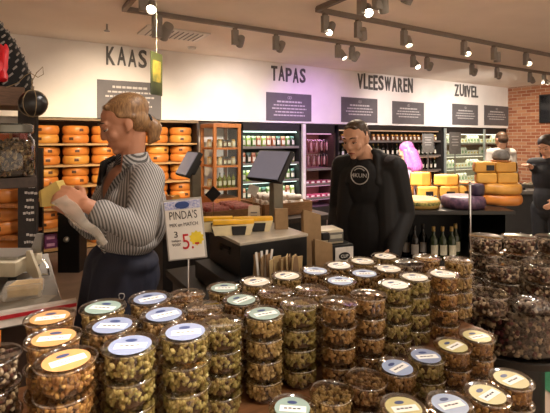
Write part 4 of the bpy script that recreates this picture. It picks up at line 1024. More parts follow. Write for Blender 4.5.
for a in [
    (295, .935, 'cashew', 'mint', 'lower step, leftmost stack'),
    (331, .935, 'cashew', None, 'lower step, left clear stack'),
    (366, .935, 'mixed', None, 'lower step, right clear stack'),
    (396, .935, 'almond', 'sky', 'lower step, left blue stack'),
    (426, .935, 'green', 'blue', 'lower step, right blue stack'),
    (453, .935, 'spiced', 'yellow', 'lower step back line, second from right'),
    (477, .935, 'spiced', 'yellow', 'lower step back line, rightmost'),
    (404, .785, 'mixed', 'yellow', 'lower step front line, leftmost'),
    (455, .73, 'mixed', 'sky', 'lower step front line, blue one'),
    (485, .71, 'spiced', 'yellow', 'lower step front line, second from right'),
    (509, .715, 'spiced', 'yellow', 'lower step front line, rightmost')]:
    stack(a[0], a[1], 3, a[2], a[3], a[4], LB)
place_stacks()

# ------------------------------------------------------------------ drum of chocolate nuts with tubs on it
dc = P(505, 140, 2.25); dc.z = 0
t = thing('chocolate_drum', 'clear round drum full of chocolate nut clusters on a black pedestal', 'drum', dc, RC)
MB().lathe([(.22, 0), (.22, .03), (.178, .035), (.178, .535), (.30, .54)], n=40).build('pedestal', black, t, smooth=30)
MB().lathe([(.305, .541), (.33, .545), (.335, .575), (.325, .578), (.318, .562), (.0, .562)], n=48).build('tray_rim', mat('rim_dark', '#24211f', .3), t, smooth=30)
MB().lathe([(.305, .563), (.307, .755), (.312, .767), (.302, .767), (.300, .755), (.299, .563)], n=56, cap=False).build('drum_wall', clear('drum_plastic', '#f4f0ea', .03, .35), t, smooth=True)
q = MB(); q.lathe([(.264, .563), (.266, .735), (0, .737)], n=40); rn = random.Random(21)
for i in range(1500):
    if i < 1200: a = rn.uniform(0, 2*PI); r = .278+rn.uniform(-.006, .006); z = rn.uniform(.575, .745)
    else: a = rn.uniform(0, 2*PI); r = .275*math.sqrt(rn.random()); z = .740
    s = rn.uniform(.009, .019)
    q.ico((r*math.cos(a), r*math.sin(a), z), (s, s*.8, s*.6), Euler((rn.uniform(0, 6), rn.uniform(0, 6), rn.uniform(0, 6))).to_matrix(), 1)
tag(q.build('chocolate_clusters', nuts_mat('drum_mix', ['#241815', '#33221d', '#503a31', '#94866f', '#2a1a18', '#5f2c36', '#b8ab96', '#6e5c4e']), t, smooth=70), None, None, kind='stuff')
MB().lathe([(.300, .7675), (.300, .773), (0, .773)], n=48).build('cover', clear('drum_cover', '#f4f0ea', .06, .4), t)
def make_ctub(seed):
    t = thing('chocolate_tub', 'x', 'tub')
    MB().lathe([(0, .001), (.070, .001), (.073, .003), (.083, .080), (.085, .082)], n=44, cap=False).build('bowl', tubp, t, smooth=True)
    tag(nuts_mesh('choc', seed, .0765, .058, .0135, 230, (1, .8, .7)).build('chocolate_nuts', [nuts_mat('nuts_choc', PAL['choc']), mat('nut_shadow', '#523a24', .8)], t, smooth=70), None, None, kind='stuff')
    MB().lathe([(.0852, .0815), (.089, .082), (.090, .086), (.0885, .0895), (.086, .0900), (.0845, .0875), (.083, .087), (0, .087)], n=44, cap=False).build('lid', rimp, t, smooth=60)
    return proto(t)
ct = [make_ctub(3), make_ctub(4)]
CT = [(486.5, 2.405, 3, 'tall left stack'), (519.5, 2.40, 3, 'tall middle stack'), (553, 2.38, 3, 'tall stack at the photo edge'),
                                   (503, 2.21, 2, 'low pile before the middle stack'), (539.5, 2.19, 2, 'low pile at the right'), (466, 2.21, 1, 'single one at the left rim'), (489, 2.02, 1, 'single one at the front rim')]
cp = [[P(q[0], 140, q[1]).x, P(q[0], 140, q[1]).y] for q in CT]; relax(cp, .1815, lambda p: None)
for i, (px, d, n, nm) in enumerate(CT):
    for l in range(n):
        p = Vector((cp[i][0], cp[i][1], .7735)); p.z = .7735+l*.0903
        first_or_dup(ST, ct[(i+l) % 2], p, rotz=random.uniform(0, 6), label='chocolate nut tub on the drum, %s in the %s' % (WORDU[l], nm) if n > 1 else 'chocolate nut tub on the drum, %s' % nm, group='chocolate nut tubs on the drum')
p = P(531, 140, 2.015); p.z = .7735
t = thing('nut_bag', 'shiny clear bag of chocolate nuts lying at the front of the drum', 'bag', p, RC); rn = random.Random(31); q = MB()
q.sph((0, 0, .03), (.06, .05, .03))
for i in range(120):
    u, v_ = rn.uniform(0, 2*PI), rn.uniform(-.6, 1.4); s = rn.uniform(.008, .014)
    q.ico((.068*math.cos(u)*math.cos(v_), .055*math.sin(u)*math.cos(v_), .033+.032*math.sin(v_)), (s, s*.8, s*.7), Euler((rn.random()*6, rn.random()*6, 0)).to_matrix(), 1)
tag(q.build('chocolate_nuts', nuts_mat('nuts_choc', PAL['choc']), t, smooth=70), None, None, kind='stuff')
q = MB(); q.ico((0, 0, .036), (.088, .074, .036*1.25), None, 4)
for v_ in q.b.verts: v_.co += v_.co.normalized()*.006*math.sin(v_.co.x*140)*math.sin(v_.co.y*120+v_.co.z*90); v_.co.z = max(v_.co.z, .0008)
q.build('bag_film', clear('bag_film', '#f6f6f6', .10, .7, .12), t, smooth=80)
p = P(640, 140, 2.75); p.z = 0
t = tag(MB().lathe([(.0, .0), (.62, .0), (.63, .008), (.60, .014), (0, .014)], n=64).build('floor_mat', mat('green_mat', '#1f6b45', .8, var=.15, scale=60), None, p, smooth=30), 'round green mat on the floor at the right edge', 'mat')

# ------------------------------------------------------------------ people
skin = mat('skin', '#b07a5c', .5, var=.06, scale=10); skin_p = mat('skin_pale', '#cf9f82', .5, var=.05, scale=10)
lipm = mat('lips', '#8f4a40', .45); eye_w = mat('eye_white', '#d8d2c8', .25); eye_d = mat('iris', '#2c211a', .2); lash = mat('lashes', '#2a1c15', .6)
def hair_mat(n, c1, c2): return mat(n, c1, .45, col2=c2, scale=60, stretch=(3, 3, .5))
def head(root, c, face, pitch, m, s=1.0, sk=skin, male=False):
    """head prims round the centre c; face = horizontal facing direction, pitch > 0 looks down"""
    f = Vector(face).normalized(); l = Z.cross(f)
    f2 = f*math.cos(pitch)-Z*math.sin(pitch); u2 = f*math.sin(pitch)+Z*math.cos(pitch)
    B = basis(l, f2, u2)
    def q(x, y, z): return c+B @ Vector((x*s, y*s, z*s))
    jw = .056 if male else .050
    pr = [('e', q(0, -.012, .035), (.074*s, .093*s, .080*s), B), ('e', q(0, .018, -.012), (.064*s, .072*s, .085*s), B), ('e', q(0, .030, -.062), (jw*s, .052*s, .046*s), B),
          ('e', q(0, .068, -.094), (.020*s, .018*s, .016*s), B), ('c', q(0, .088, .012), .008*s, q(0, .099, -.024), .0105*s), ('e', q(-.010, .090, -.028), (.008*s,)*3, B), ('e', q(.010, .090, -.028), (.008*s,)*3, B),
          ('c', q(-.045, .070, .030), .010*s, q(-.012, .084, .027), .010*s), ('c', q(.045, .070, .030), .010*s, q(.012, .084, .027), .010*s), ('e', q(-.040, .058, -.026), (.024*s, .022*s, .024*s), B), ('e', q(.040, .058, -.026), (.024*s, .022*s, .024*s), B),
          ('e', q(0, .080, -.062), (.022*s, .013*s, .012*s), B)]
    for sd in (-1, 1): pr += [('e', q(sd*.074, -.012, -.004), (.009*s, .019*s, .031*s), B @ Matrix.Rotation(.25, 3, 'X')), ('e', q(sd*.071, -.002, -.026), (.008*s, .012*s, .012*s), B)]
    def features():
        for sd in (-1, 1):
            MB().sph(q(sd*.030, .0725, .008), (.0145*s, .012*s, .010*s), B).build('eye', eye_w, root, world=True, smooth=True)
            MB().sph(q(sd*.029, .0835, .005), (.006*s, .003*s, .006*s), B).build('iris', eye_d, root, world=True, smooth=True)
            MB().sph(q(sd*.030, .0732, .0125), (.0165*s, .0138*s, .0095*s), B).build('eyelid', sk, root, world=True, smooth=True)
            MB().tube([q(sd*.015, .0815, .006), q(sd*.030, .0872, .005), q(sd*.046, .0735, .005)], .0018*s, 6).build('eyelashes', lash, root, world=True)
            MB().tube([q(sd*.014, .0935, .034), q(sd*.032, .0905, .040), q(sd*.052, .073, .034)], [.003*s, .0042*s, .002*s], 6).build('eyebrow', MATS.get('brow') or mat('brow', '#4a3526', .7), root, world=True)
        MB().tube([q(-.024, .083, -.0655), q(-.010, .0925, -.061), q(0, .0935, -.0625), q(.010, .0925, -.061), q(.024, .083, -.0655)], [.002*s, .005*s, .0055*s, .005*s, .002*s], 8).build('lips', lipm, root, world=True, smooth=True)
    return pr, q, B, features
def hand(pr, w, d, n, thumb, s=1.0, curl=.5):
    """palm from the wrist w along d, n = back of the hand, thumb = side direction"""
    d = Vector(d).normalized(); n = (Vector(n)-d*Vector(n).dot(d)).normalized(); t = Vector(thumb); t = (t-d*t.dot(d)-n*t.dot(n)).normalized()
    for k in range(4): pr.append(('c', w+d*.01*s+t*(.012-.009*k)*s, .016*s, w+d*.082*s+t*(.030-.020*k)*s, .0115*s))
    for k, L in enumerate((.070, .078, .073, .058)):
        b = w+d*.085*s+t*(.031-.0205*k)*s; a = curl*(.7+.12*k); j = b+(d*math.cos(a)-n*math.sin(a))*L*.5*s; e = j+(d*math.cos(a*2)-n*math.sin(a*2))*L*.5*s
        pr += [('c', b, .0098*s, j, .0088*s), ('c', j, .0088*s, e, .0072*s)]
    b = w+d*.025*s+t*.022*s; j = b+(t*.75+d*.65-n*.15).normalized()*.042*s; e = j+(d*.9+t*.15-n*.35).normalized()*.034*s
    pr += [('c', b, .014*s, j, .0105*s), ('c', j, .0105*s, e, .0085*s)]
def stripes(name, c1, c2, d, freq, axis=None):
    m = mat(name, c1, .75, var=.05); nt = m.node_tree; b = nt.nodes['Principled BSDF']
    tc = nt.nodes.new('ShaderNodeTexCoord'); vm = nt.nodes.new('ShaderNodeVectorMath'); vm.operation = 'DOT_PRODUCT'; vm.inputs[1].default_value = tuple(d)
    no = nt.nodes.new('ShaderNodeTexNoise'); no.inputs['Scale'].default_value = 6
    ad = nt.nodes.new('ShaderNodeMath'); ad.operation = 'MULTIPLY_ADD'; ad.inputs[1].default_value = .02
    mu = nt.nodes.new('ShaderNodeMath'); mu.operation = 'MULTIPLY'; mu.inputs[1].default_value = freq
    sn = nt.nodes.new('ShaderNodeMath'); sn.operation = 'SINE'; mr = nt.nodes.new('ShaderNodeMapRange'); mr.inputs['From Min'].default_value = -.35; mr.inputs['From Max'].default_value = .35
    mx = nt.nodes.new('ShaderNodeMix'); mx.data_type = 'RGBA'; mx.inputs['A'].default_value = lin(c1); mx.inputs['B'].default_value = lin(c2)
    if axis is not None:
        sp = nt.nodes.new('ShaderNodeVectorMath'); sp.operation = 'SUBTRACT'; sp.inputs[1].default_value = axis; xy = nt.nodes.new('ShaderNodeSeparateXYZ'); at = nt.nodes.new('ShaderNodeMath'); at.operation = 'ARCTAN2'
        nt.links.new(tc.outputs['Object'], sp.inputs[0]); nt.links.new(sp.outputs[0], xy.inputs[0]); nt.links.new(xy.outputs['Y'], at.inputs[0]); nt.links.new(xy.outputs['X'], at.inputs[1])
    L = nt.links; L.new(tc.outputs['Object'], vm.inputs[0]); L.new(tc.outputs['Object'], no.inputs['Vector']); L.new(no.outputs['Fac'], ad.inputs[0]); L.new(vm.outputs['Value'] if axis is None else at.outputs[0], ad.inputs[2])
    L.new(ad.outputs[0], mu.inputs[0]); L.new(mu.outputs[0], sn.inputs[0]); L.new(sn.outputs[0], mr.inputs['Value']); L.new(mr.outputs['Result'], mx.inputs['Factor']); L.new(mx.outputs['Result'], b.inputs['Base Color'])
    return m

# ---- the woman wrapping cheese
D0 = 1.75
fw = (-R*.76-F*.65).normalized(); lw = Z.cross(fw); BW = basis(lw, fw, Z)
base = P(124, 140, 1.78); base.z = 0
wom = thing('person', 'woman in a striped shirt and navy apron wrapping a piece of cheese', 'person', base)
hc = P(123.5, 125, D0)
hp_, hq, HB, feats = head(wom, hc, (-R*.90-F*.43), .38, None, .94)
nb = P(132, 168, 1.77); ls = nb+lw*.155-Z*.035; rs = nb-lw*.155-Z*.035
le = P(140, 231, 1.52); lwr = P(86, 205, 1.46); re = P(93, 228, 1.93); rwr = P(70, 211, 1.62)
chest = P(130, 200, 1.79); belly = P(129, 240, 1.79); hip = P(120, 275, 1.79)
pr = hp_+[('c', hq(0, -.028, -.06), .044, nb, .047), ('c', nb, .047, chest, .09), ('c', chest, .09, hip, .085), ('c', nb-Z*.015, .045, ls, .045), ('c', nb-Z*.015, .045, rs, .045), ('e', nb+fw*.035-Z*.055, (.09, .055, .06), BW)]
pr += [('c', ls, .045, le, .037), ('c', le, .036, lwr, .025), ('c', rs, .045, re, .037), ('c', re, .036, rwr, .025)]
hand(pr, lwr, P(62, 193, 1.46)-lwr, -F*.6+Z*.7, Z*.5+F*.8, .92, .55)
hand(pr, rwr, P(52, 200, 1.56)-rwr, -Z*.6+F*.5, Z*.7-F*.4, .92, .6)
lf, rf_ = hip+lw*.08, hip-lw*.08
for s_, h in ((1, lf), (-1, rf_)): pr += [('c', h, .07, Vector((h.x, h.y, .48)), .06), ('c', Vector((h.x, h.y, .48)), .058, Vector((h.x, h.y, .09)), .04), ('c', Vector((h.x, h.y, .05)), .04, Vector((h.x, h.y, .05))+fw*.12, .03)]
blob('body', pr, skin, wom, .0055, 3)
feats()
pe = hq(0, -.098, -.010); fwh = (-R*.93-F*.37).normalized()
hm = hair_mat('hair_blonde', '#6e4e32', '#9a764c')
hb = [('e', hq(0, -.037, .056), (.078, .092, .070), HB), ('e', hq(0, -.055, .012), (.074, .055, .070), HB), ('c', hq(-.036, .040, .094), .012, hq(.036, .040, .094), .012), ('c', hq(-.070, .012, .045), .010, hq(-.074, -.04, .02), .012), ('c', hq(.070, .012, .045), .010, hq(.074, -.04, .02), .012),
      ('e', pe, (.024, .020, .026), HB), ('c', pe+fwh*-.014-Z*.006, .024, pe-fwh*.032-Z*.034, .034), ('c', pe-fwh*.032-Z*.034, .034, pe-fwh*.030-Z*.072, .026), ('c', pe-fwh*.030-Z*.072, .026, pe-fwh*.012-Z*.098, .010)]
blob('hair', hb, hm, wom, .0055, 2)
MB().lathe([(.022, -.007), (.027, 0), (.022, .007)], pe-fwh*.016, 16, HB @ Matrix.Rotation(PI/2, 3, 'X')).build('hair_band', black, wom, world=True, smooth=True)
shm = stripes('striped_cotton', '#a19d99', '#5b5855', (lw*.45+fw*.75+Z*.10).normalized(), 80, tuple(chest-base-fw*.0))
sp_ = [('e', nb+fw*.004-Z*.075, (.165, .085, .075), BW), ('e', chest+Z*.02, (.165, .112, .14), BW), ('e', chest+fw*.055-Z*.005+lw*.07, (.075, .07, .075), BW), ('e', chest+fw*.055-Z*.005-lw*.07, (.075, .07, .075), BW),
       ('e', belly+Z*.035, (.150, .112, .12), BW), ('e', P(128, 240, 1.79), (.160, .120, .055), BW), ('c', ls, .066, le*.5+ls*.5, .062), ('c', le*.5+ls*.5, .062, le, .056), ('c', le, .056, le*.35+lwr*.65, .044), ('c', le*.36+lwr*.64, .047, le*.30+lwr*.70, .047),
       ('c', rs, .064, re*.5+rs*.5, .062), ('c', re*.5+rs*.5, .060, re, .054), ('c', re, .054, re*.35+rwr*.65, .042), ('c', nb-Z*.03-lw*.05, .055, rs, .06), ('c', nb-Z*.03+lw*.05, .055, ls, .062),
       ('e', chest-fw*.07+lw*.02-Z*.05, (.14, .06, .16), BW)]
blob('shirt', [p for p in sp_ if p[0] == 'e']+sp_[-3:-1], shm, wom, .007, 3)
slm = stripes('sleeve_cotton', '#a19d99', '#5b5855', (R*.80+Z*.25+F*.5).normalized(), 700)
blob('sleeve', [sp_[6], sp_[7], sp_[8], sp_[9]], slm, wom, .007, 3); blob('sleeve', [sp_[10], sp_[11], sp_[12]], slm, wom, .007, 3)
# collar and front placket
def ribbon_strip(name, pts, w, th, m, par):
    q = MB()
    for a, b_ in zip(pts, pts[1:]):
        a, b_ = Vector(a), Vector(b_)
    return q
co = MB()
co.lathe([(.098, -.035), (.088, -.005), (.072, .030), (.062, .060), (.057, .062), (.066, .030), (.082, -.008)], nb-fw*.006, 24, BW @ Matrix.Rotation(-.12, 3, 'X'), PI/2+.62, PI/2-.62+2*PI)
co.prism([nb-lw*.058-fw*.02+Z*.035, nb-fw*.062+Z*.042, nb+lw*.058-fw*.02+Z*.035, nb+lw*.09-fw*.01-Z*.012, nb-fw*.085-Z*.008, nb-lw*.09-fw*.01-Z*.012], -fw*.006)
co.build('collar', stripes('collar_cotton', '#a39f9a', '#454240', (lw*.7+Z*.7).normalized(), 620), wom, world=True)
from mathutils.bvhtree import BVHTree
sho = [c for c in COL.objects if c.parent == wom and c.name.startswith('shirt')][0]
bvh = BVHTree.FromPolygons([v.co+base for v in sho.data.vertices], [tuple(p.vertices) for p in sho.data.polygons])
def on_shirt(s, z, off):
    o_ = Vector((nb.x, nb.y, nb.z+z))+lw*s+fw*.4; h = bvh.ray_cast(o_, -fw)
    return (h[0] if h[0] is not None and (h[0]-o_).length < .45 else o_-fw*.34)+fw*off
q = MB(); n = 10; g = []
for k in range(n+1):
    z = .012-.150*k/n; w = .050*(1-k/n)**.8+.002; g.append([q.b.verts.new(on_shirt(w*(j/3-1), z, .0035)) for j in range(7)])
for k in range(n):
    for j in range(6): q.b.faces.new((g[k][j], g[k][j+1], g[k+1][j+1], g[k+1][j]))
bmesh.ops.solidify(q.b, geom=q.b.faces[:], thickness=.003)
q.build('neckline', skin, wom, world=True, smooth=True)
for sd in (1, -1):
    q = MB(); g = []
    for k in range(n+1):
        z = .03-.165*k/n; w = .050*(1-max(0, k-1)/n)**.8+.002; ww = .040*(1-(k/n)**2*.75); g.append([q.b.verts.new(on_shirt(sd*(w+ww*j/2), z, .009-.002*j)) for j in range(3)])
    for k in range(n):
        for j in range(2): q.b.faces.new((g[k][j], g[k][j+1], g[k+1][j+1], g[k+1][j]))
    bmesh.ops.solidify(q.b, geom=q.b.faces[:], thickness=.003)
    q.build('collar_flap', MATS['collar_cotton'], wom, world=True, smooth=True)
pl = MB(); pp_ = [on_shirt(0, -.145, .002), on_shirt(0, -.20, .002), on_shirt(0, -.27, .002), on_shirt(0, -.30, .002), on_shirt(0, -.33, .002)]
pl.tube(pp_, .010, 8); pl.build('placket', MATS['collar_cotton'], wom, world=True, smooth=True)
for p in (pp_[0]*.5+pp_[1]*.5, pp_[2], pp_[3]): MB().sph(p+fw*.0095, .005).build('button', white_p, wom, world=True)
MB().tube([rs+Z*.062-fw*.03, rs+Z*.068+fw*.02, rs+Z*.05+fw*.06, nb-lw*.11+fw*.09-Z*.07], .016, 8).build('apron_strap', black, wom, world=True, smooth=True)
navy = mat('navy_cloth', '#171a2c', .8, var=.15)
ap = [('e', P(125, 260, 1.79), (.172, .130, .065), BW), ('c', hip+lw*.05+Z*.02, .128, Vector((hip.x, hip.y, .62))+lw*.06+fw*.04, .155), ('c', hip-lw*.05+Z*.02, .128, Vector((hip.x, hip.y, .62))-lw*.06+fw*.04, .155), ('e', hip-fw*.04, (.16, .12, .12), BW)]
blob('apron', ap, navy, wom, .009, 3)
tr = []
for h in (lf, rf_): tr += [('c', h-Z*.3, .095, Vector((h.x, h.y, .10)), .07)]
blob('trousers', tr, navy, wom, .010, 2)
for h, sd in ((lf, 'left'), (rf_, 'right')):
    q = MB(); q.sph(Vector((h.x, h.y, .045))+fw*.06, (.05, .13, .045), BW, 16, 10); q.build('shoe', black, wom, world=True, smooth=True)
apo = [c for c in COL.objects if c.parent == wom and c.name.startswith('apron') and 'strap' not in c.name][0]
bva = BVHTree.FromPolygons([v.co+base for v in apo.data.vertices], [tuple(p.vertices) for p in apo.data.polygons])
def on_apron(px, py):
    o_ = Vector((0, 0, EYE)); v_ = (P(px, py, 1)-o_).normalized(); h = bva.ray_cast(o_, v_)
    return (h[0] if h[0] is not None else P(px, py, 1.6))-F*.004
q = MB(); q.tube([on_apron(122+2.8*math.cos(a), 296.5-3.2*math.sin(a)-1.2*abs(math.cos(a))) for a in [k*PI/7 for k in range(14)]], .0014, 5, True); q.build('apron_emblem', mat('emblem_white', '#c9c6c0', .6), wom, world=True)
# the cheese and the bag in her hands
cc = P(51, 195, 1.49)
t = thing('cheese_wedge', "pale yellow cheese wedge held up in the woman's hands", 'cheese', cc)
MB().prism([P(41, 190, 1.47), P(56, 181, 1.47), P(60, 190, 1.47), P(54, 206, 1.47), P(42, 207, 1.47)], F*.05).build('cheese', mat('held_cheese', '#bfa658', .5, var=.15, scale=14), t, world=True)
MB().prism([P(38.5, 192, 1.468), P(40.5, 190, 1.468), P(41.6, 207, 1.468), P(40, 207, 1.468)], F*.052).build('rind', mat('held_rind', '#8f7434', .5), t, world=True)
bc = P(80, 222, 1.46)
t = thing('plastic_bag', 'long clear plastic bag hanging from the cheese across her arm', 'bag', bc)
q = MB(); n = 14; rows = []
top = [P(51+51*k/n, 203+43*k/n-2*math.sin(k*.7), 1.455-.010*math.sin(k*.9)) for k in range(n+1)]; bot = [P(66+42*k/n, 193+48*k/n+2*math.sin(k*.9+1), 1.425+.010*math.sin(k*1.1)) for k in range(n+1)]
for off in (0, .003):
    rows.append([[q.b.verts.new(a*(1-f_)+b_*f_-F*(off+.012*math.sin(f_*PI))) for f_ in (0, .25, .5, .75, 1)] for a, b_ in zip(top, bot)])
for r in rows:
    for i in range(n):
        for k in range(4): q.b.faces.new((r[i][k], r[i+1][k], r[i+1][k+1], r[i][k+1]))
A, B_ = rows
for i in range(n):
    q.b.faces.new((A[i][0], A[i+1][0], B_[i+1][0], B_[i][0])); q.b.faces.new((A[i][4], A[i+1][4], B_[i+1][4], B_[i][4]))
q.build('film', film('bag_plastic', '#ddd5c8', .40, .12), t, world=True, smooth=True)

# ---- the man in the black jacket
fm = (-R*.50-F*.866).normalized(); lm = Z.cross(fm); BM = basis(lm, fm, Z)
base = P(368, 140, 2.86); base.z = 0
man = thing('person', 'man in a black jacket and black printed shirt looking down, hands in pockets', 'person', base)
hc = P(356, 139, 2.80)
hp_, hq, HB, feats = head(man, hc, (-R*.66-F*.75), .36, None, 1.03, skin, True)
nb = P(368, 158, 2.88); ls = nb+lm*.18-Z*.06; rs = nb-lm*.18-Z*.06
le = ls-Z*.30+lm*.05-fm*.05; lwr = le-Z*.19+fm*.16-lm*.03; re = rs-Z*.30-lm*.05-fm*.05; rwr = re-Z*.19+fm*.16+lm*.03
chest = nb-Z*.22; hip = nb-Z*.56
pr = hp_+[('c', hq(0, -.02, -.06), .058, nb, .062), ('c', nb, .062, chest, .11), ('c', chest, .11, hip, .12), ('c', nb, .055, ls, .055), ('c', nb, .055, rs, .055), ('c', ls, .05, le, .042), ('c', le, .042, lwr, .03), ('c', rs, .05, re, .042), ('c', re, .042, rwr, .03)]
hand(pr, lwr, -Z*.8+fm*.5-lm*.3, lm, fm, 1.0, .6); hand(pr, rwr, -Z*.8+fm*.5+lm*.3, -lm, fm, 1.0, .6)
lf, rf_ = hip+lm*.10, hip-lm*.10
for h in (lf, rf_): pr += [('c', h, .09, Vector((h.x, h.y, .48)), .065), ('c', Vector((h.x, h.y, .48)), .06, Vector((h.x, h.y, .09)), .042), ('c', Vector((h.x, h.y, .05)), .04, Vector((h.x, h.y, .05))+fm*.14, .032)]
blob('body', pr, skin_p, man, .0065, 3)
feats()
hb = [('e', hq(0, -.021, .051), (.0762, .092, .070), HB), ('e', hq(0, -.050, .010), (.0735, .062, .066), HB), ('c', hq(-.034, .044, .090), .010, hq(.034, .044, .090), .010), ('c', hq(-.067, -.004, .05), .012, hq(-.067, -.004, .018), .008), ('c', hq(.067, -.004, .05), .012, hq(.067, -.004, .018), .008)]
blob('hair', hb, hair_mat('hair_dark', '#33261d', '#55432f'), man, .006, 2)
bj = mat('jacket_black', '#060608', .7, var=.25, scale=8)
blob('shirt', [('e', chest+fm*.045+Z*.05, (.13, .10, .17), BM), ('e', chest+fm*.035-Z*.24, (.14, .115, .24), BM), ('c', nb-Z*.03, .07, nb-Z*.07+fm*.03, .08)], mat('shirt_black', '#0b0b0d', .85, var=.2), man, .008, 3)
jk = []
for sd, a, e, w in ((1, ls, le, lwr), (-1, rs, re, rwr)):
    sh = lm*sd
    jk += [('c', nb+sh*.08-Z*.03-fm*.01, .070, a, .078), ('c', a, .078, e, .068), ('c', e, .068, w, .055), ('c', w, .055, w-Z*.06+fm*.04, .05),
           ('c', nb+sh*.115-Z*.12+fm*.02, .080, nb+sh*.135-Z*.56+fm*.03, .085), ('c', nb+sh*.13-Z*.56+fm*.03, .085, nb+sh*.13-Z*.64+fm*.03, .08), ('c', nb+sh*.07+fm*.035+Z*.005, .030, nb+sh*.095+fm*.095-Z*.15, .028), ('c', nb+sh*.05-fm*.05+Z*.03, .034, nb+sh*.075+fm*.01+Z*.02, .032)]
jk += [('c', nb+lm*.07+Z*.03-fm*.01, .030, nb+lm*.055+Z*.045+fm*.045, .022), ('c', nb-lm*.07+Z*.03-fm*.01, .030, nb-lm*.055+Z*.045+fm*.045, .022), ('c', nb-lm*.06+Z*.03-fm*.045, .032, nb+lm*.06+Z*.03-fm*.045, .032), ('e', chest-fm*.05, (.20, .10, .26), BM), ('e', hip-fm*.03+Z*.04, (.19, .12, .20), BM)]
blob('jacket', jk, bj, man, .008, 3)
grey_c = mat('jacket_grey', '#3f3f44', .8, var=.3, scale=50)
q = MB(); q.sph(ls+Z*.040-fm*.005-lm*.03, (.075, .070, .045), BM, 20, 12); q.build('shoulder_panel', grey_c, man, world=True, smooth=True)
lg = P(358, 174.5, 2.70); ring = MB(); e1 = lm; e2 = Z
cpl = chest+fm*.150+Z*.115; cpl = cpl-lm*.01
ring.tube([cpl+lm*.058*math.cos(k*PI/14)+Z*.058*math.sin(k*PI/14)-fm*.010*abs(math.cos(k*PI/14)) for k in range(28)], .0035, 6, True)
ring.tube([cpl+lm*.042*math.cos(k*PI/14)+Z*.044*math.sin(k*PI/14)-fm*.006*abs(math.cos(k*PI/14)) for k in range(3, 12)], .0035, 6)
text_mb(ring, '4KUN', .026, cpl-(-lm)*.05-Z*.014+fm*.004, -lm*-1 if 0 else lm, Z, .002, .10) if 0 else text_mb(ring, '4KUN', .026, cpl-lm*.050-Z*.014+fm*.004, lm, Z, .002, .10)
ring.build('chest_emblem', mat('emblem_print', '#b9b6b2', .7), man, world=True)
tr = [('e', hip-Z*.02, (.17, .12, .12), BM)]
for h in (lf, rf_): tr += [('c', h-Z*.05, .105, Vector((h.x, h.y, .50)), .08), ('c', Vector((h.x, h.y, .50)), .08, Vector((h.x, h.y, .08)), .06)]
blob('trousers', tr, mat('trousers_dark', '#15161c', .8, var=.2), man, .010, 2)
for h in (lf, rf_): MB().sph(Vector((h.x, h.y, .05))+fm*.07, (.052, .145, .05), BM, 16, 10).build('shoe', black, man, world=True, smooth=True)

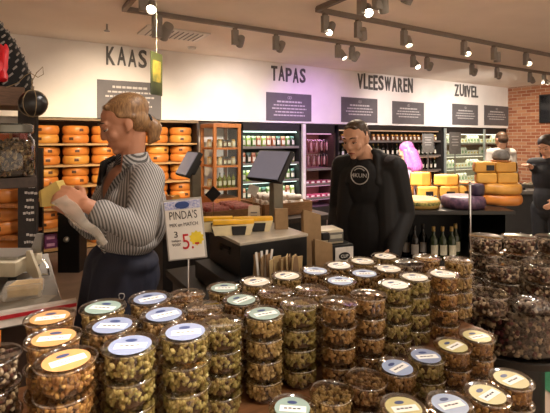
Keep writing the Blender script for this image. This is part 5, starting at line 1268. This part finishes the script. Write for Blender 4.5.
# ---- simpler figures further away
def figure(label, px, d, crown, face, pitch, hairm, hair, top, topm, legm, lean=0, arm=None, sk=skin, sc=1.0, male=False, base_px=None):
    f = Vector(face).normalized(); l = Z.cross(f); B0 = basis(l, f, Z)
    b = P(px, 140, d); b.z = 0
    t = thing('person', label, 'person', b)
    hc = Vector((b.x, b.y, crown-.115))+f*lean; hp_, hq, HB, feats = head(t, hc, f, pitch, None, sc, sk, male)
    nb = Vector((b.x, b.y, crown-.27))+f*lean*.6; hip = Vector((b.x, b.y, crown-.80)); chest = nb-Z*.22
    w = .18 if male else .155; ls, rs = nb+l*w-Z*.04, nb-l*w-Z*.04
    pr = hp_+[('c', hq(0, -.02, -.06), .052, nb, .055), ('c', nb, .055, chest, .10), ('c', chest, .10, hip, .11), ('c', nb, .045, ls, .045), ('c', nb, .045, rs, .045)]
    cl = [('e', chest+Z*.03, (w+.01, .115, .19), B0), ('e', chest-Z*.2, (w-.005, .115, .2), B0), ('c', nb-Z*.03, .075, ls, .068), ('c', nb-Z*.03, .075, rs, .068)]
    for sd, s in ((1, ls), (-1, rs)):
        a = (arm or {}).get(sd)
        e = a[0] if a else s-Z*.28+l*sd*.05; wr = a[1] if a else e-Z*.10+f*.20-l*sd*.03
        pr += [('c', s, .045, e, .037), ('c', e, .036, wr, .026)]; hand(pr, wr, (wr-e), l*sd if not a else Z, f if not a else f*.5+Z*.2, .95, .4)
        cl += [('c', s, .064, e, .054), ('c', e, .052, e*.2+wr*.8, .042)]
    for sd in (1, -1):
        h = hip+l*sd*.09; pr += [('c', h, .08, Vector((h.x, h.y, .09)), .045), ('c', Vector((h.x, h.y, .05)), .038, Vector((h.x, h.y, .05))+f*.13, .03)]
    blob('body', pr, sk, t, .009, 2); feats()
    blob('hair', hair(hq, HB), hairm, t, .008, 2)
    blob(top, cl, topm, t, .011, 3)
    tr = [('e', hip, (w, .12, .14), B0)]
    for sd in (1, -1): h = hip+l*sd*.09; tr.append(('c', h, .10, Vector((h.x, h.y, .08)), .065))
    blob('trousers', tr, legm, t, .013, 2)
    for sd in (1, -1): h = hip+l*sd*.09; MB().sph(Vector((h.x, h.y, .045))+f*.06, (.05, .13, .045), B0).build('shoe', black, t, world=True, smooth=True)
    return t, nb, l, f
def long_hair(hq, B): return [('e', hq(0, -.022, .048), (.086, .098, .080), B), ('e', hq(0, -.055, -.02), (.088, .070, .10), B), ('c', hq(0, -.075, -.05), .080, hq(0, -.085, -.22), .085), ('c', hq(.065, -.02, .0), .03, hq(.075, -.02, -.20), .035), ('c', hq(-.065, -.02, .0), .03, hq(-.075, -.02, -.20), .035)]
def short_hair(hq, B): return [('e', hq(0, -.022, .050), (.080, .096, .075), B), ('e', hq(0, -.050, .005), (.079, .066, .078), B)]
figure('woman with long pink hair and a pale top seen from behind, right of the man', 406, 5.6, EYE-.035, (-R*.75+F*.65), .25, hair_mat('hair_pink', '#a04a88', '#cc7cba'), long_hair, 'top', mat('pale_top', '#b9a6b8', .8), navy, sk=skin_p)
figure('shop worker in a white shirt seen from behind at the fridges, behind the cheese stack', 501, 6.6, EYE+.115, (F*.95-R*.15), .25, hair_mat('hair_brown', '#3a2a20', '#57402e'), short_hair, 'white_shirt', mat('white_cotton', '#c9c4bb', .8, var=.05), navy, sk=skin_p, male=True)
bq = P(553, 140, 4.75)
sR = P(543, 168, 4.75)
figure('woman in black with long dark hair at the right edge, reaching over the counter', 549, 4.75, EYE+.045, (-R*.75-F*.45), .45, hair_mat('hair_black', '#1d1512', '#33241c'), long_hair, 'black_top', bj, bj, lean=.05, arm={-1: (P(540, 173, 4.85), P(531, 167, 4.75))}, sk=skin_p)
